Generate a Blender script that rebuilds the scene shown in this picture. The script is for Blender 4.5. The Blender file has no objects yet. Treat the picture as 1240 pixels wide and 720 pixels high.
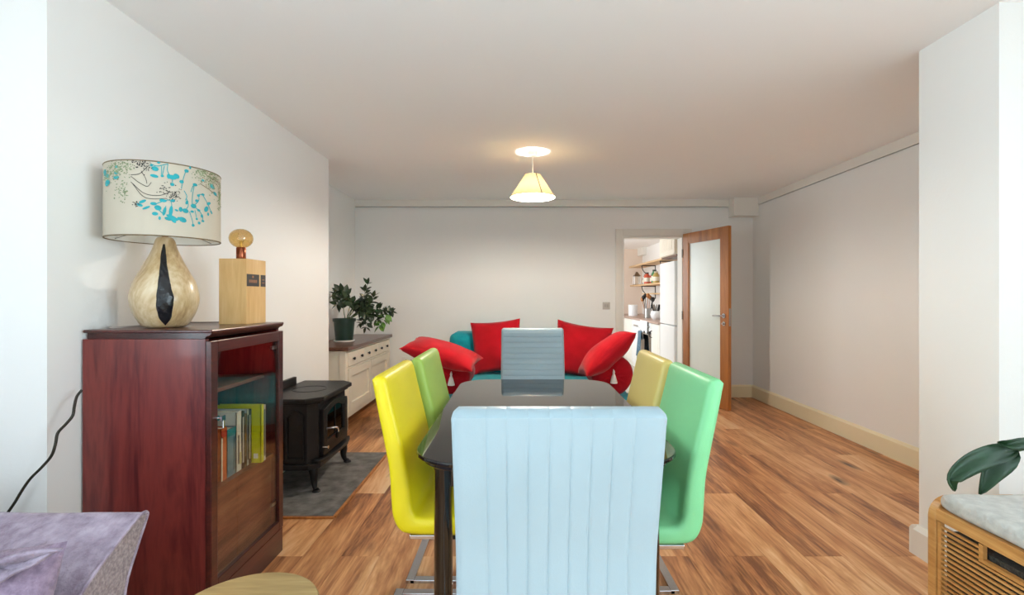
import bpy, bmesh, math, random
from mathutils import Vector, Matrix, noise
random.seed(7)
R = math.radians
# ------------------------------------------------------------------ camera, world, lights, exposure
F, CX, CY, H = 600.0, 629.0, 358.0, 1.235          # focal length in px, vanishing point, eye height
scn = bpy.context.scene
col = scn.collection
cam_d = bpy.data.cameras.new('camera'); cam = bpy.data.objects.new('camera', cam_d); col.objects.link(cam)
cam_d.sensor_fit = 'HORIZONTAL'; cam_d.sensor_width = 36.0; cam_d.lens = F / 1240 * 36
cam_d.shift_x = -(CX - 620) / 1240; cam_d.shift_y = -(360 - CY) / 1240
cam_d.clip_start = 0.05
cam.location = (0, 0, H); cam.rotation_euler = (R(90), 0, 0)
scn.camera = cam
vs = scn.view_settings
vs.view_transform = 'Standard'; vs.look = 'None'; vs.gamma = 1; vs.use_curve_mapping = False
vs.exposure = 0.25
w = bpy.data.worlds.new('World'); scn.world = w; w.use_nodes = True
w.node_tree.nodes['Background'].inputs[0].default_value = (0.75, 0.87, 1.0, 1)
w.node_tree.nodes['Background'].inputs[1].default_value = 1.2
scn.cycles.diffuse_bounces = 8; scn.cycles.max_bounces = 14
def area(name, loc, rot, sx, sy, power, colr):
    d = bpy.data.lights.new(name, 'AREA'); d.shape = 'RECTANGLE'; d.size = sx; d.size_y = sy
    d.energy = power; d.color = colr
    o = bpy.data.objects.new(name, d); col.objects.link(o); o.location = loc; o.rotation_euler = rot
    return o
# daylight in the two windows of the wall behind the camera, in two made-up side windows, and the kitchen's window
DAY = (0.71, 0.89, 1.0)
area('window_and_fill_daylight', (-1.15, -4.48, 1.45), (R(90), 0, 0), 2.0, 1.7, 9, DAY)
area('window_and_fill_daylight', (1.55, -4.48, 1.45), (R(90), 0, 0), 2.0, 1.7, 9, DAY)
area('window_and_fill_daylight', (-3.39, -0.7, 1.12), (R(90), 0, R(-90)), 1.8, 1.6, 118, DAY)  # fill from an invented left side window, out of view
area('window_and_fill_daylight', (3.79, -0.7, 1.12), (R(90), 0, R(90)), 1.8, 1.6, 112, DAY)  # fill from an invented right side window, out of view
area('kitchen_daylight', (-0.19, 8.0, 1.5), (R(90), 0, R(-90)), 1.6, 1.2, 38, (0.93, 0.97, 1.0))

def P(px, py, Y):
    return Vector(((px - CX) * Y / F, Y, H - (py - CY) * Y / F))

# ------------------------------------------------------------------ materials
def nodes(name):
    m = bpy.data.materials.new(name); m.use_nodes = True
    nt = m.node_tree; return m, nt, nt.nodes['Principled BSDF']
def lin(c):
    return tuple(((v / 255) / 12.92 if v / 255 <= 0.04045 else ((v / 255 + 0.055) / 1.055) ** 2.4) for v in c) + (1,)
def add(nt, t, **kw):
    n = nt.nodes.new(t)
    for k, v in kw.items(): setattr(n, k, v)
    return n
def mat(name, rgb, rough=0.6, metal=0.0, var=0.06, scale=8.0, bump=0.0, bscale=60.0, coat=0.0, ior=1.5, sheen=0.0, stretch=(1, 1, 1), trans=0.0, spec=0.5):
    m, nt, b = nodes(name)
    c = lin(rgb)
    b.inputs['Roughness'].default_value = rough; b.inputs['Metallic'].default_value = metal
    b.inputs['IOR'].default_value = ior; b.inputs['Specular IOR Level'].default_value = spec
    b.inputs['Coat Weight'].default_value = coat; b.inputs['Coat Roughness'].default_value = 0.08
    b.inputs['Sheen Weight'].default_value = sheen
    b.inputs['Transmission Weight'].default_value = trans
    tc = add(nt, 'ShaderNodeTexCoord'); mp = add(nt, 'ShaderNodeMapping'); mp.inputs['Scale'].default_value = stretch
    nt.links.new(tc.outputs['Object'], mp.inputs[0])
    n = add(nt, 'ShaderNodeTexNoise'); n.inputs['Scale'].default_value = scale; n.inputs['Detail'].default_value = 5
    nt.links.new(mp.outputs[0], n.inputs['Vector'])
    r = add(nt, 'ShaderNodeValToRGB')
    r.color_ramp.elements[0].position = 0.3; r.color_ramp.elements[1].position = 0.7
    r.color_ramp.elements[0].color = tuple(v * (1 - var) for v in c[:3]) + (1,)
    r.color_ramp.elements[1].color = tuple(min(1, v * (1 + var)) for v in c[:3]) + (1,)
    nt.links.new(n.outputs['Fac'], r.inputs[0]); nt.links.new(r.outputs[0], b.inputs['Base Color'])
    if bump:
        n2 = add(nt, 'ShaderNodeTexNoise'); n2.inputs['Scale'].default_value = bscale; n2.inputs['Detail'].default_value = 4
        nt.links.new(mp.outputs[0], n2.inputs['Vector'])
        bp = add(nt, 'ShaderNodeBump'); bp.inputs['Strength'].default_value = bump; bp.inputs['Distance'].default_value = 0.01
        nt.links.new(n2.outputs['Fac'], bp.inputs['Height']); nt.links.new(bp.outputs[0], b.inputs['Normal'])
    return m
def wood(name, cols, rough=0.4, axis=1, grain=9.0, stretch=14.0, rnd=False, knots=False, coat=0.0, bump=0.12, tint=0.0, spec=0.5, span=(0.34, 0.66), rv=0.085):
    """cols: dark to light stops; grain runs along the given object axis"""
    m, nt, b = nodes(name)
    b.inputs['Roughness'].default_value = rough; b.inputs['Coat Weight'].default_value = coat
    b.inputs['Coat Roughness'].default_value = 0.1; b.inputs['Specular IOR Level'].default_value = spec
    tc = add(nt, 'ShaderNodeTexCoord'); mp = add(nt, 'ShaderNodeMapping')
    sc = [1.0, 1.0, 1.0]
    for i in range(3): sc[i] = 1.0 if i != axis else 1.0 / stretch
    mp.inputs['Scale'].default_value = sc
    src = tc.outputs['Object']
    if rnd:
        oi = add(nt, 'ShaderNodeObjectInfo')
        mul = add(nt, 'ShaderNodeMath', operation='MULTIPLY'); mul.inputs[1].default_value = 57.0
        nt.links.new(oi.outputs['Random'], mul.inputs[0])
        av = add(nt, 'ShaderNodeVectorMath', operation='ADD')
        nt.links.new(src, av.inputs[0]); nt.links.new(mul.outputs[0], av.inputs[1]); src = av.outputs[0]
    nt.links.new(src, mp.inputs[0])
    # warp
    wn = add(nt, 'ShaderNodeTexNoise'); wn.inputs['Scale'].default_value = 3.0; wn.inputs['Detail'].default_value = 2
    nt.links.new(mp.outputs[0], wn.inputs['Vector'])
    ws = add(nt, 'ShaderNodeVectorMath', operation='SCALE'); ws.inputs['Scale'].default_value = 0.28
    nt.links.new(wn.outputs['Color'], ws.inputs[0])
    wa = add(nt, 'ShaderNodeVectorMath', operation='ADD')
    nt.links.new(mp.outputs[0], wa.inputs[0]); nt.links.new(ws.outputs[0], wa.inputs[1])
    n1 = add(nt, 'ShaderNodeTexNoise'); n1.inputs['Scale'].default_value = grain; n1.inputs['Detail'].default_value = 6; n1.inputs['Roughness'].default_value = 0.65
    nt.links.new(wa.outputs[0], n1.inputs['Vector'])
    n2 = add(nt, 'ShaderNodeTexNoise'); n2.inputs['Scale'].default_value = grain * 9; n2.inputs['Detail'].default_value = 3
    nt.links.new(wa.outputs[0], n2.inputs['Vector'])
    mx = add(nt, 'ShaderNodeMix'); mx.inputs[0].default_value = 0.28
    nt.links.new(n1.outputs['Fac'], mx.inputs[2]); nt.links.new(n2.outputs['Fac'], mx.inputs[3])
    fac = mx.outputs[0]
    if rnd:
        mr = add(nt, 'ShaderNodeMapRange'); mr.inputs[3].default_value = -rv; mr.inputs[4].default_value = rv
        nt.links.new(oi.outputs['Random'], mr.inputs[0])
        ad = add(nt, 'ShaderNodeMath', operation='ADD'); nt.links.new(fac, ad.inputs[0]); nt.links.new(mr.outputs[0], ad.inputs[1]); fac = ad.outputs[0]
    r = add(nt, 'ShaderNodeValToRGB'); cr = r.color_ramp
    lo, hi = span
    for i, c in enumerate(cols):
        pos = lo + (hi - lo) * i / (len(cols) - 1)
        e = cr.elements[i] if i < 2 else cr.elements.new(pos)
        e.position = pos; e.color = lin(c)
    cr.elements[0].position = lo
    els = sorted(cr.elements, key=lambda e: e.position)
    for i, c in enumerate(cols):
        els[i].position = lo + (hi - lo) * i / (len(cols) - 1); els[i].color = lin(c)
    nt.links.new(fac, r.inputs[0])
    colr = r.outputs[0]
    if knots:
        mk = add(nt, 'ShaderNodeMapping'); mk.inputs['Scale'].default_value = (1, 0.33, 1) if axis == 1 else (1, 1, 1)
        nt.links.new(src, mk.inputs[0])
        wk = add(nt, 'ShaderNodeVectorMath', operation='ADD'); nt.links.new(mk.outputs[0], wk.inputs[0])
        wsk = add(nt, 'ShaderNodeVectorMath', operation='SCALE'); wsk.inputs['Scale'].default_value = 0.12
        nt.links.new(n1.outputs['Color'], wsk.inputs[0]); nt.links.new(wsk.outputs[0], wk.inputs[1])
        vo = add(nt, 'ShaderNodeTexVoronoi'); vo.inputs['Scale'].default_value = 4.2
        nt.links.new(wk.outputs[0], vo.inputs['Vector'])
        kr = add(nt, 'ShaderNodeMapRange'); kr.inputs[1].default_value = 0.03; kr.inputs[2].default_value = 0.17; kr.inputs[3].default_value = 1.0; kr.inputs[4].default_value = 0.0
        nt.links.new(vo.outputs['Distance'], kr.inputs[0])
        sep = add(nt, 'ShaderNodeSeparateColor'); nt.links.new(vo.outputs['Color'], sep.inputs[0])
        gt = add(nt, 'ShaderNodeMath', operation='GREATER_THAN'); gt.inputs[1].default_value = 0.5
        nt.links.new(sep.outputs[0], gt.inputs[0])
        mm = add(nt, 'ShaderNodeMath', operation='MULTIPLY'); nt.links.new(kr.outputs[0], mm.inputs[0]); nt.links.new(gt.outputs[0], mm.inputs[1])
        km = add(nt, 'ShaderNodeMix', data_type='RGBA'); nt.links.new(mm.outputs[0], km.inputs[0])
        nt.links.new(colr, km.inputs[6]); km.inputs[7].default_value = lin((70, 42, 28))
        colr = km.outputs[2]
    nt.links.new(colr, b.inputs['Base Color'])
    if bump:
        bp = add(nt, 'ShaderNodeBump'); bp.inputs['Strength'].default_value = bump; bp.inputs['Distance'].default_value = 0.004
        nt.links.new(n2.outputs['Fac'], bp.inputs['Height']); nt.links.new(bp.outputs[0], b.inputs['Normal'])
    return m
def fabric(name, rgb, rgb2, scale=60, bump=0.5, bscale=220, rough=0.95, stretch=(1, 1, 1)):
    m = mat(name, rgb, rough, var=0.0, scale=scale, bump=bump, bscale=bscale, sheen=0.15, stretch=stretch, spec=0.2)
    r = [n for n in m.node_tree.nodes if n.type == 'VALTORGB'][0]
    r.color_ramp.elements[0].color = lin(rgb); r.color_ramp.elements[1].color = lin(rgb2)
    return m
def glass(name, rgb=(235, 245, 240), alpha=0.12, rough=0.02):
    """thin pane: mostly clear with a fresnel reflection"""
    m, nt, b = nodes(name)
    out = [n for n in nt.nodes if n.type == 'OUTPUT_MATERIAL'][0]
    nt.nodes.remove(b)
    tr = add(nt, 'ShaderNodeBsdfTransparent'); tr.inputs[0].default_value = lin(rgb)
    gl = add(nt, 'ShaderNodeBsdfGlossy'); gl.inputs['Roughness'].default_value = rough
    lw = add(nt, 'ShaderNodeLayerWeight'); lw.inputs[0].default_value = 0.5
    pw = add(nt, 'ShaderNodeMath', operation='POWER'); pw.inputs[1].default_value = 4.0
    nt.links.new(lw.outputs['Facing'], pw.inputs[0])
    ad = add(nt, 'ShaderNodeMath', operation='MULTIPLY_ADD'); ad.inputs[1].default_value = 0.9; ad.inputs[2].default_value = alpha; ad.use_clamp = True
    nt.links.new(pw.outputs[0], ad.inputs[0])
    mx = add(nt, 'ShaderNodeMixShader'); nt.links.new(ad.outputs[0], mx.inputs[0])
    nt.links.new(tr.outputs[0], mx.inputs[1]); nt.links.new(gl.outputs[0], mx.inputs[2]); nt.links.new(mx.outputs[0], out.inputs[0])
    return m
def emis(name, rgb, strength):
    m, nt, b = nodes(name)
    b.inputs['Base Color'].default_value = lin(rgb); b.inputs['Emission Color'].default_value = lin(rgb); b.inputs['Emission Strength'].default_value = strength
    return m
def shade_mat(name, rgb, t=0.5):
    m, nt, b = nodes(name)
    out = [n for n in nt.nodes if n.type == 'OUTPUT_MATERIAL'][0]
    b.inputs['Base Color'].default_value = lin(rgb); b.inputs['Roughness'].default_value = 0.7
    tl = add(nt, 'ShaderNodeBsdfTranslucent'); tl.inputs[0].default_value = lin(rgb)
    tc = add(nt, 'ShaderNodeTexCoord'); wv = add(nt, 'ShaderNodeTexNoise'); wv.inputs['Scale'].default_value = 200
    nt.links.new(tc.outputs['Object'], wv.inputs['Vector'])
    bp = add(nt, 'ShaderNodeBump'); bp.inputs['Strength'].default_value = 0.08; nt.links.new(wv.outputs['Fac'], bp.inputs['Height']); nt.links.new(bp.outputs[0], b.inputs['Normal'])
    mx = add(nt, 'ShaderNodeMixShader'); mx.inputs[0].default_value = t
    nt.links.new(b.outputs[0], mx.inputs[1]); nt.links.new(tl.outputs[0], mx.inputs[2]); nt.links.new(mx.outputs[0], out.inputs[0])
    return m

M = {}
M['wall'] = mat('wall_paint', (237, 236, 233), 0.9, var=0.015, scale=1.2, bump=0.04, bscale=90, spec=0.2)
M['ceil'] = mat('ceiling_paint', (249, 249, 249), 0.95, var=0.012, scale=0.8, bump=0.02, bscale=60, spec=0.2)
M['trim'] = mat('trim_paint', (232, 228, 220), 0.5, var=0.015, scale=3)
M['skirt'] = mat('skirting_paint', (236, 224, 190), 0.45, var=0.02, scale=3)
M['frame_paint'] = mat('architrave_paint', (226, 221, 212), 0.55, var=0.02, scale=3)
M['plank'] = wood('plank_wood', [(126, 76, 46), (186, 126, 80), (218, 164, 114), (236, 196, 150)], 0.38, 1, 8.0, 12, rnd=True, knots=True, bump=0.05, span=(.35, .65), rv=.08)
M['underlay'] = mat('floor_underlay', (60, 38, 24), 0.8)
M['mahog'] = wood('mahogany_panel', [(62, 18, 20), (92, 30, 30), (122, 48, 42), (104, 38, 36)], 0.33, 2, 6.0, 9, bump=0.03, coat=0.15)
M['mahog_dark'] = wood('mahogany_frame', [(46, 16, 14), (70, 26, 22), (92, 38, 30)], 0.3, 1, 12.0, 12, bump=0.03, coat=0.2)
M['shelfwood'] = wood('cabinet_shelf_wood', [(92, 46, 32), (128, 70, 50), (156, 94, 68)], 0.4, 1, 14, 14)
M['clear'] = glass('clear_glass', (250, 251, 249), 0.01)
M['frosted'] = mat('frosted_glass', (236, 244, 238), 0.3, var=0.01, trans=0.12)
M['chrome'] = mat('chrome', (205, 205, 208), 0.16, metal=1.0, var=0.02)
M['steel'] = mat('brushed_steel', (170, 168, 165), 0.3, metal=1.0, var=0.03)
M['black_gloss'] = mat('black_gloss', (10, 10, 11), 0.08, var=0.05, coat=0.5)
M['black_glass'] = mat('black_glass_top', (14, 13, 13), 0.03, var=0.02, ior=1.52)
M['iron'] = mat('cast_iron', (30, 29, 30), 0.42, metal=0.35, var=0.25, scale=12, bump=0.18, bscale=140)
M['black'] = mat('black_plastic', (16, 16, 17), 0.45)
M['slate'] = mat('slate', (100, 100, 99), 0.6, var=0.5, scale=14, bump=0.4, bscale=35)
M['cream'] = mat('cream_painted_wood', (232, 222, 204), 0.45, var=0.02, scale=4, stretch=(1, 1, .2))
M['walnut'] = wood('walnut_top', [(62, 34, 24), (92, 54, 38), (124, 78, 56)], 0.3, 1, 10, 14, coat=0.2)
M['oak'] = wood('oak_door', [(142, 86, 38), (172, 108, 50), (194, 130, 68)], 0.42, 2, 10, 16)
M['bamboo'] = wood('bamboo', [(170, 116, 58), (196, 144, 82), (216, 170, 108)], 0.4, 1, 16, 18)
M['wicker'] = fabric('basket_lining', (52, 46, 40), (80, 72, 62), 90)
M['teal'] = fabric('teal_throw', (18, 132, 150), (30, 168, 178), 5, 0.5, 40)
M['red'] = fabric('red_cotton', (160, 8, 22), (190, 16, 34), 5, 0.35, 120)
M['white_fabric'] = fabric('white_tassel', (235, 230, 222), (248, 246, 240), 40)
M['purple'] = fabric('purple_chenille', (128, 112, 128), (176, 162, 178), 26, 0.7, 90, stretch=(1, 1, 1))
M['purple_dark'] = fabric('purple_tweed', (118, 104, 108), (164, 148, 148), 120, 0.7, 160)
M['cush_purple'] = fabric('mauve_cushion', (124, 106, 126), (156, 136, 156), 60, 0.6, 200)
M['grey_cush'] = fabric('grey_bench_cushion', (182, 184, 182), (206, 208, 204), 30, 0.6, 60)
def leather(name, rgb): return mat(name, rgb, 0.42, var=0.03, scale=5, bump=0.08, bscale=260)
M['yellow'] = leather('yellow_leather', (226, 206, 18))
M['lime'] = leather('green_leather', (160, 192, 84))
M['mint'] = leather('mint_leather', (128, 206, 146))
M['beige'] = leather('beige_leather', (214, 192, 112))
M['blue'] = leather('pale_blue_leather', (156, 177, 186))
M['thread'] = mat('seam_thread', (168, 196, 208), 0.8)
M['white_app'] = mat('white_appliance', (238, 240, 240), 0.3, var=0.01)
M['white'] = mat('white_plastic', (236, 234, 228), 0.4, var=0.01)
M['pot_green'] = mat('dark_green_pot', (22, 48, 38), 0.35)
M['soil'] = mat('soil', (42, 30, 22), 0.95, bump=0.6, bscale=60)
M['leaf'] = mat('leaf', (36, 54, 28), 0.4, var=0.35, scale=10)
M['leaf_new'] = mat('young_leaf', (84, 124, 46), 0.4, var=0.2, scale=10)
M['leaf_dark'] = mat('glossy_dark_leaf', (20, 50, 24), 0.5, spec=.3, var=0.35, scale=14, bump=0.15, bscale=24)
M['stem'] = mat('stem', (66, 84, 44), 0.6)
M['pearwood'] = wood('pear_lamp_wood', [(150, 116, 76), (190, 160, 116), (214, 192, 156), (226, 212, 186)], 0.3, 2, 7, 3, coat=0.25, bump=0.03)
M['char'] = mat('burnt_groove', (22, 24, 28), 0.25, var=0.3, bump=0.7, bscale=26)
M['shade'] = shade_mat('silk_lamp_shade', (218, 208, 190), 0.25)
M['shade_in'] = mat('lamp_shade_lining', (236, 234, 226), 0.7)
M['pr_teal'] = mat('teal_print', (30, 158, 166), 0.7, var=0.12, scale=40)
M['pr_green'] = mat('sage_print', (138, 152, 112), 0.7, var=0.2, scale=40)
M['pr_black'] = mat('black_print', (48, 44, 40), 0.7)
M['pr_brown'] = mat('brown_print', (116, 96, 66), 0.7)
M['pine'] = wood('pine_box', [(206, 160, 98), (222, 182, 124), (234, 204, 154)], 0.5, 2, 8, 12)
M['copper'] = mat('copper', (150, 84, 58), 0.28, metal=1.0, var=0.05)
M['amber'] = glass('amber_bulb_glass', (240, 218, 172), 0.10)
M['filament'] = mat('filament_support', (236, 216, 160), 0.3, metal=0.6)
M['pend_shade'] = shade_mat('pendant_shade', (248, 222, 166), 0.014)
M['bulb_on'] = emis('lit_bulb', (255, 240, 205), 30)
M['stooltop'] = wood('pale_wood_stool', [(150, 122, 76), (178, 150, 100), (200, 176, 128)], 0.5, 0, 8, 10)
M['worktop'] = wood('kitchen_worktop', [(150, 122, 108), (178, 150, 136), (196, 170, 156)], 0.4, 1, 12, 10)
M['kitchen_wall'] = mat('kitchen_wall_paint', (232, 214, 198), 0.9, var=0.02, scale=2)
M['tile'] = mat('kitchen_floor_tile', (196, 186, 174), 0.4, var=0.05, scale=3)
M['shelf_oak'] = wood('shelf_oak', [(190, 150, 104), (212, 176, 132), (226, 196, 156)], 0.5, 1, 14, 12)
M['denim'] = fabric('blue_tea_towel', (70, 96, 116), (110, 138, 154), 30)
M['cloth_white'] = fabric('white_tea_towel', (226, 230, 232), (244, 246, 246), 30)
M['cord'] = mat('dark_cord', (46, 42, 32), 0.6)
M['cord_white'] = mat('clear_cord', (176, 166, 160), 0.5)
M['firered'] = mat('red_cloth_inside', (120, 30, 34), 0.8)
M['log'] = wood('log', [(90, 60, 40), (140, 104, 74)], 0.8, 1, 14, 8)
M['paper'] = mat('page_paper', (232, 224, 204), 0.9, var=0.06, scale=180, stretch=(1, 8, .05))
def plain(name, rgb, rough=0.5): return mat(name, rgb, rough, var=0.05, scale=20)

# ------------------------------------------------------------------ mesh helpers
class MB:
    def __init__(s): s.v = []; s.f = []; s.mi = []
    def _add(s, vs_, fs):
        o = len(s.v); s.v += [Vector(p) for p in vs_]; s.f += [[i + o for i in f] for f in fs]; return s
    def box(s, x0, x1, y0, y1, z0, z1):
        return s._add([(x0, y0, z0), (x1, y0, z0), (x1, y1, z0), (x0, y1, z0), (x0, y0, z1), (x1, y0, z1), (x1, y1, z1), (x0, y1, z1)],
                      [(3, 2, 1, 0), (4, 5, 6, 7), (0, 1, 5, 4), (1, 2, 6, 5), (2, 3, 7, 6), (3, 0, 4, 7)])
    def prism(s, poly, fn, a, b):
        """poly: 2D points; fn(u, v, t) -> 3D; extruded from t=a to t=b"""
        n = len(poly)
        vs_ = [fn(u, v, a) for u, v in poly] + [fn(u, v, b) for u, v in poly]
        fs = [tuple(range(n - 1, -1, -1)), tuple(range(n, 2 * n))] + [(i, (i + 1) % n, n + (i + 1) % n, n + i) for i in range(n)]
        return s._add(vs_, fs)
    def rings(s, rings, close=True, cap=True):
        n = len(rings[0]); vs_ = [p for r in rings for p in r]; fs = []
        for k in range(len(rings) - 1):
            for i in range(n if close else n - 1):
                j = (i + 1) % n
                fs.append((k * n + i, k * n + j, (k + 1) * n + j, (k + 1) * n + i))
        if cap and close:
            fs.append(tuple(range(n - 1, -1, -1))); fs.append(tuple((len(rings) - 1) * n + i for i in range(n)))
        return s._add(vs_, fs)
    def lathe(s, prof, c=(0, 0, 0), seg=32, cap=True):
        c = Vector(c)
        return s.rings([[c + Vector((r * math.cos(2 * math.pi * i / seg), r * math.sin(2 * math.pi * i / seg), z)) for i in range(seg)] for r, z in prof], cap=cap)
    def tube(s, path, r, seg=8, cap=True):
        path = [Vector(p) for p in path]; rs = r if isinstance(r, (list, tuple)) else [r] * len(path)
        rings = []; up = None
        for i, p in enumerate(path):
            d = (path[min(i + 1, len(path) - 1)] - path[max(i - 1, 0)]).normalized()
            if up is None: up = Vector((0, 0, 1)) if abs(d.z) < 0.9 else Vector((1, 0, 0))
            a = d.cross(up).normalized(); up = a.cross(d).normalized()
            rings.append([p + (a * math.cos(2 * math.pi * k / seg) + up * math.sin(2 * math.pi * k / seg)) * rs[i] for k in range(seg)])
        return s.rings(rings, cap=cap)
    def bar(s, path, wv, hh, wdir=(1, 0, 0)):
        """rectangular bar swept along a path; wv across wdir, hh the other way"""
        path = [Vector(p) for p in path]; wd = Vector(wdir).normalized(); rings = []
        for i, p in enumerate(path):
            d0 = (p - path[i - 1]).normalized() if i else (path[1] - p).normalized()
            d1 = (path[i + 1] - p).normalized() if i < len(path) - 1 else d0
            n0 = d0.cross(wd).normalized(); n1 = d1.cross(wd).normalized()
            n = (n0 + n1).normalized(); n = n / max(0.3, n.dot(n0))
            rings.append([p + wd * wv / 2 + n * hh / 2, p - wd * wv / 2 + n * hh / 2, p - wd * wv / 2 - n * hh / 2, p + wd * wv / 2 - n * hh / 2])
        return s.rings(rings)
    def build(s, name, m, parent=None, smooth=None, bevel=0.0, seg=2, solid=0.0, sub=0):
        me = bpy.data.meshes.new(name); me.from_pydata([tuple(p) for p in s.v], [], s.f); me.validate()
        bm = bmesh.new(); bm.from_mesh(me); bmesh.ops.recalc_face_normals(bm, faces=bm.faces); bm.to_mesh(me); bm.free()
        me.materials.append(m)
        o = bpy.data.objects.new(name, me); col.objects.link(o)
        if smooth is not None:
            for p in me.polygons: p.use_smooth = True
            me.set_sharp_from_angle(angle=R(smooth))
        if solid:
            md = o.modifiers.new('thickness', 'SOLIDIFY'); md.thickness = solid; md.offset = 0
        if bevel:
            md = o.modifiers.new('bevel', 'BEVEL'); md.width = bevel; md.segments = seg; md.limit_method = 'ANGLE'; md.angle_limit = R(35)
            md.harden_normals = False
        if sub:
            md = o.modifiers.new('subdivision', 'SUBSURF'); md.levels = sub; md.render_levels = sub
        if parent is not None: attach(o, parent)
        return o
def attach(o, parent):
    pm = Matrix.LocRotScale(parent.location, parent.rotation_euler, None) if parent.type == 'EMPTY' else Matrix.Identity(4)
    o.parent = parent; o.matrix_parent_inverse = pm.inverted()
def tag(o, label, cat, group=None):
    o['label'] = label; o['category'] = cat
    if group: o['group'] = group
    return o
def thing(name, label, cat, loc=(0, 0, 0), rotz=0.0, group=None):
    o = bpy.data.objects.new(name, None); col.objects.link(o); o.empty_display_size = 0.1
    o.location = loc; o.rotation_euler = (0, 0, rotz)
    return tag(o, label, cat, group)
def struct(o): o['kind'] = 'structure'; return o
def B(name, m, parent, *b, bevel=0.0, smooth=None):
    return MB().box(*b).build(name, m, parent, bevel=bevel, smooth=smooth)
def rrect(x0, x1, y0, y1, r, n=8):
    pts = []
    for cx, cy, a in ((x1 - r, y1 - r, 0), (x0 + r, y1 - r, 90), (x0 + r, y0 + r, 180), (x1 - r, y0 + r, 270)):
        for k in range(n + 1):
            t = R(a + 90 * k / n); pts.append((cx + r * math.cos(t), cy + r * math.sin(t)))
    return pts
def spline(pts, n=8, closed=False):
    pts = [Vector(p) for p in pts]; out = []; N = len(pts)
    for i in range(N if closed else N - 1):
        p0 = pts[(i - 1) % N] if closed or i else pts[0] * 2 - pts[1]
        p1 = pts[i]; p2 = pts[(i + 1) % N]
        p3 = pts[(i + 2) % N] if closed or i + 2 < N else pts[-1] * 2 - pts[-2]
        for k in range(n):
            t = k / n
            out.append(0.5 * ((2 * p1) + (p2 - p0) * t + (2 * p0 - 5 * p1 + 4 * p2 - p3) * t * t + (3 * p1 - p0 - 3 * p2 + p3) * t ** 3))
    if not closed: out.append(pts[-1])
    return out
XY = lambda z: (lambda u, v, t: (u, v, t))
def plate(poly, z0, z1): return MB().prism(poly, lambda u, v, t: (u, v, t), z0, z1)

# ------------------------------------------------------------------ the setting
XN0, XN1 = -3.4, 3.8; CEIL = 2.405; YB = 6.05; XL = -1.638; XA = -2.007; XR = 2.85; Y0 = -4.5
PX = 1.913; PY0, PY1 = 1.976, 2.372; CY0, CY1 = 1.718, 4.2545
DX0, DX1, DZ = 1.255, 2.0, 1.965
fl = struct(B('floor', M['underlay'], None, -3.55, 3.95, Y0 - .1, YB + 0.2, -0.12, -0.008))
YP = -.6; PW = 0.183; cache = {}
k0 = int(math.floor((-2.3 - 0.984) / PW)); k1 = int(math.ceil((2.86 - 0.984) / PW))
for k in range(k0, k1):
    off = 2.352 if k % 2 == 0 else 3.1
    x = 0.984 + (k + .5) * PW
    y = off - 1.5 * math.ceil((off - YP) / 1.5)
    while y < YB:
        a, b_ = max(y, YP), min(y + 1.5, YB)
        if b_ - a > 0.02:
            L = round(b_ - a, 3)
            if L not in cache:
                g = 0.0007; cache[L] = MB().box(-PW / 2 + g, PW / 2 - g, -L / 2 + g, L / 2 - g, -0.008, 0)
                cache[L] = cache[L].build('plank', M['plank'], fl); o = cache[L]
            else:
                o = cache[L].copy(); col.objects.link(o); o.parent = fl
            o.location = (x, (a + b_) / 2, 0)
        y += 1.5
xp0, xp1 = 0.984 + k0 * PW, 0.984 + k1 * PW
struct(MB().box(XN0, XN1, Y0, YP, -.008, 0).box(XN0, xp0, YP, .35, -.008, 0).box(xp1, XN1, YP, .35, -.008, 0).build('floor_near', mat('pale_bounce_carpet', (214, 213, 210), .95, bump=.3, bscale=200), None))  # unseen carpet, invented to bounce neutral light up to the ceiling
struct(B('ceiling', M['ceil'], None, -3.55, 3.95, Y0 - .1, YB + .15, CEIL, CEIL + .12))
# back wall with the kitchen doorway
wb = MB().box(XA - .4, DX0, YB, YB + .15, 0, CEIL).box(DX1, XR + .1, YB, YB + .15, 0, CEIL).box(DX0, DX1, YB, YB + .15, DZ, CEIL)
struct(wb.build('wall_back', M['wall'], None))
struct(B('wall_left_alcove', M['wall'], None, XA - .4, XA, CY1, YB, 0, CEIL))
struct(B('wall_left', M['wall'], None, -3.55, XL, CY0, CY1, 0, CEIL))
def added_window_wall(name, x0, x1, ya, yb, num, y0=-1.6, y1=.2, z0=.32, z1=1.92):  # unseen near wall with a window made up as a daylight source
    m_ = MB().box(x0, x1, ya, y0, 0, CEIL).box(x0, x1, y1, yb, 0, CEIL).box(x0, x1, y0, y1, 0, z0).box(x0, x1, y0, y1, z1, CEIL)
    struct(m_.build(name, M['wall'], None)); xm = (x0 + x1) / 2; f_ = MB()
    for a_, b_ in ((y0, y0 + .06), ((y0 + y1) / 2 - .03, (y0 + y1) / 2 + .03), (y1 - .06, y1)): f_.box(xm - .025, xm + .025, a_, b_, z0, z1)
    f_.box(xm - .025, xm + .025, y0, y1, z0, z0 + .06).box(xm - .025, xm + .025, y0, y1, z1 - .06, z1)
    struct(f_.build('window_%d' % num, M['trim'], None))
added_window_wall('wall_left_near', -3.55, XN0, Y0, .35, 4)
struct(B('wall_left_light_block', M['wall'], None, -3.55, -2.3, .35, CY0, 0, CEIL))  # unseen return shaped to keep side window light off the left front face
added_window_wall('wall_right_near', XN1, XN1 + .15, Y0, .35, 5)
struct(B('wall_right_light_block', M['wall'], None, 2.75, XN1 + .15, .35, PY0, 0, CEIL))  # unseen return shaped to keep side window light off the pier front
struct(B('wall_right', M['wall'], None, XR, XR + .1, PY1, YB, 0, CEIL))
struct(B('wall_right_pier', M['wall'], None, PX, XN1 + .15, PY0, PY1, 0, CEIL))
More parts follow.
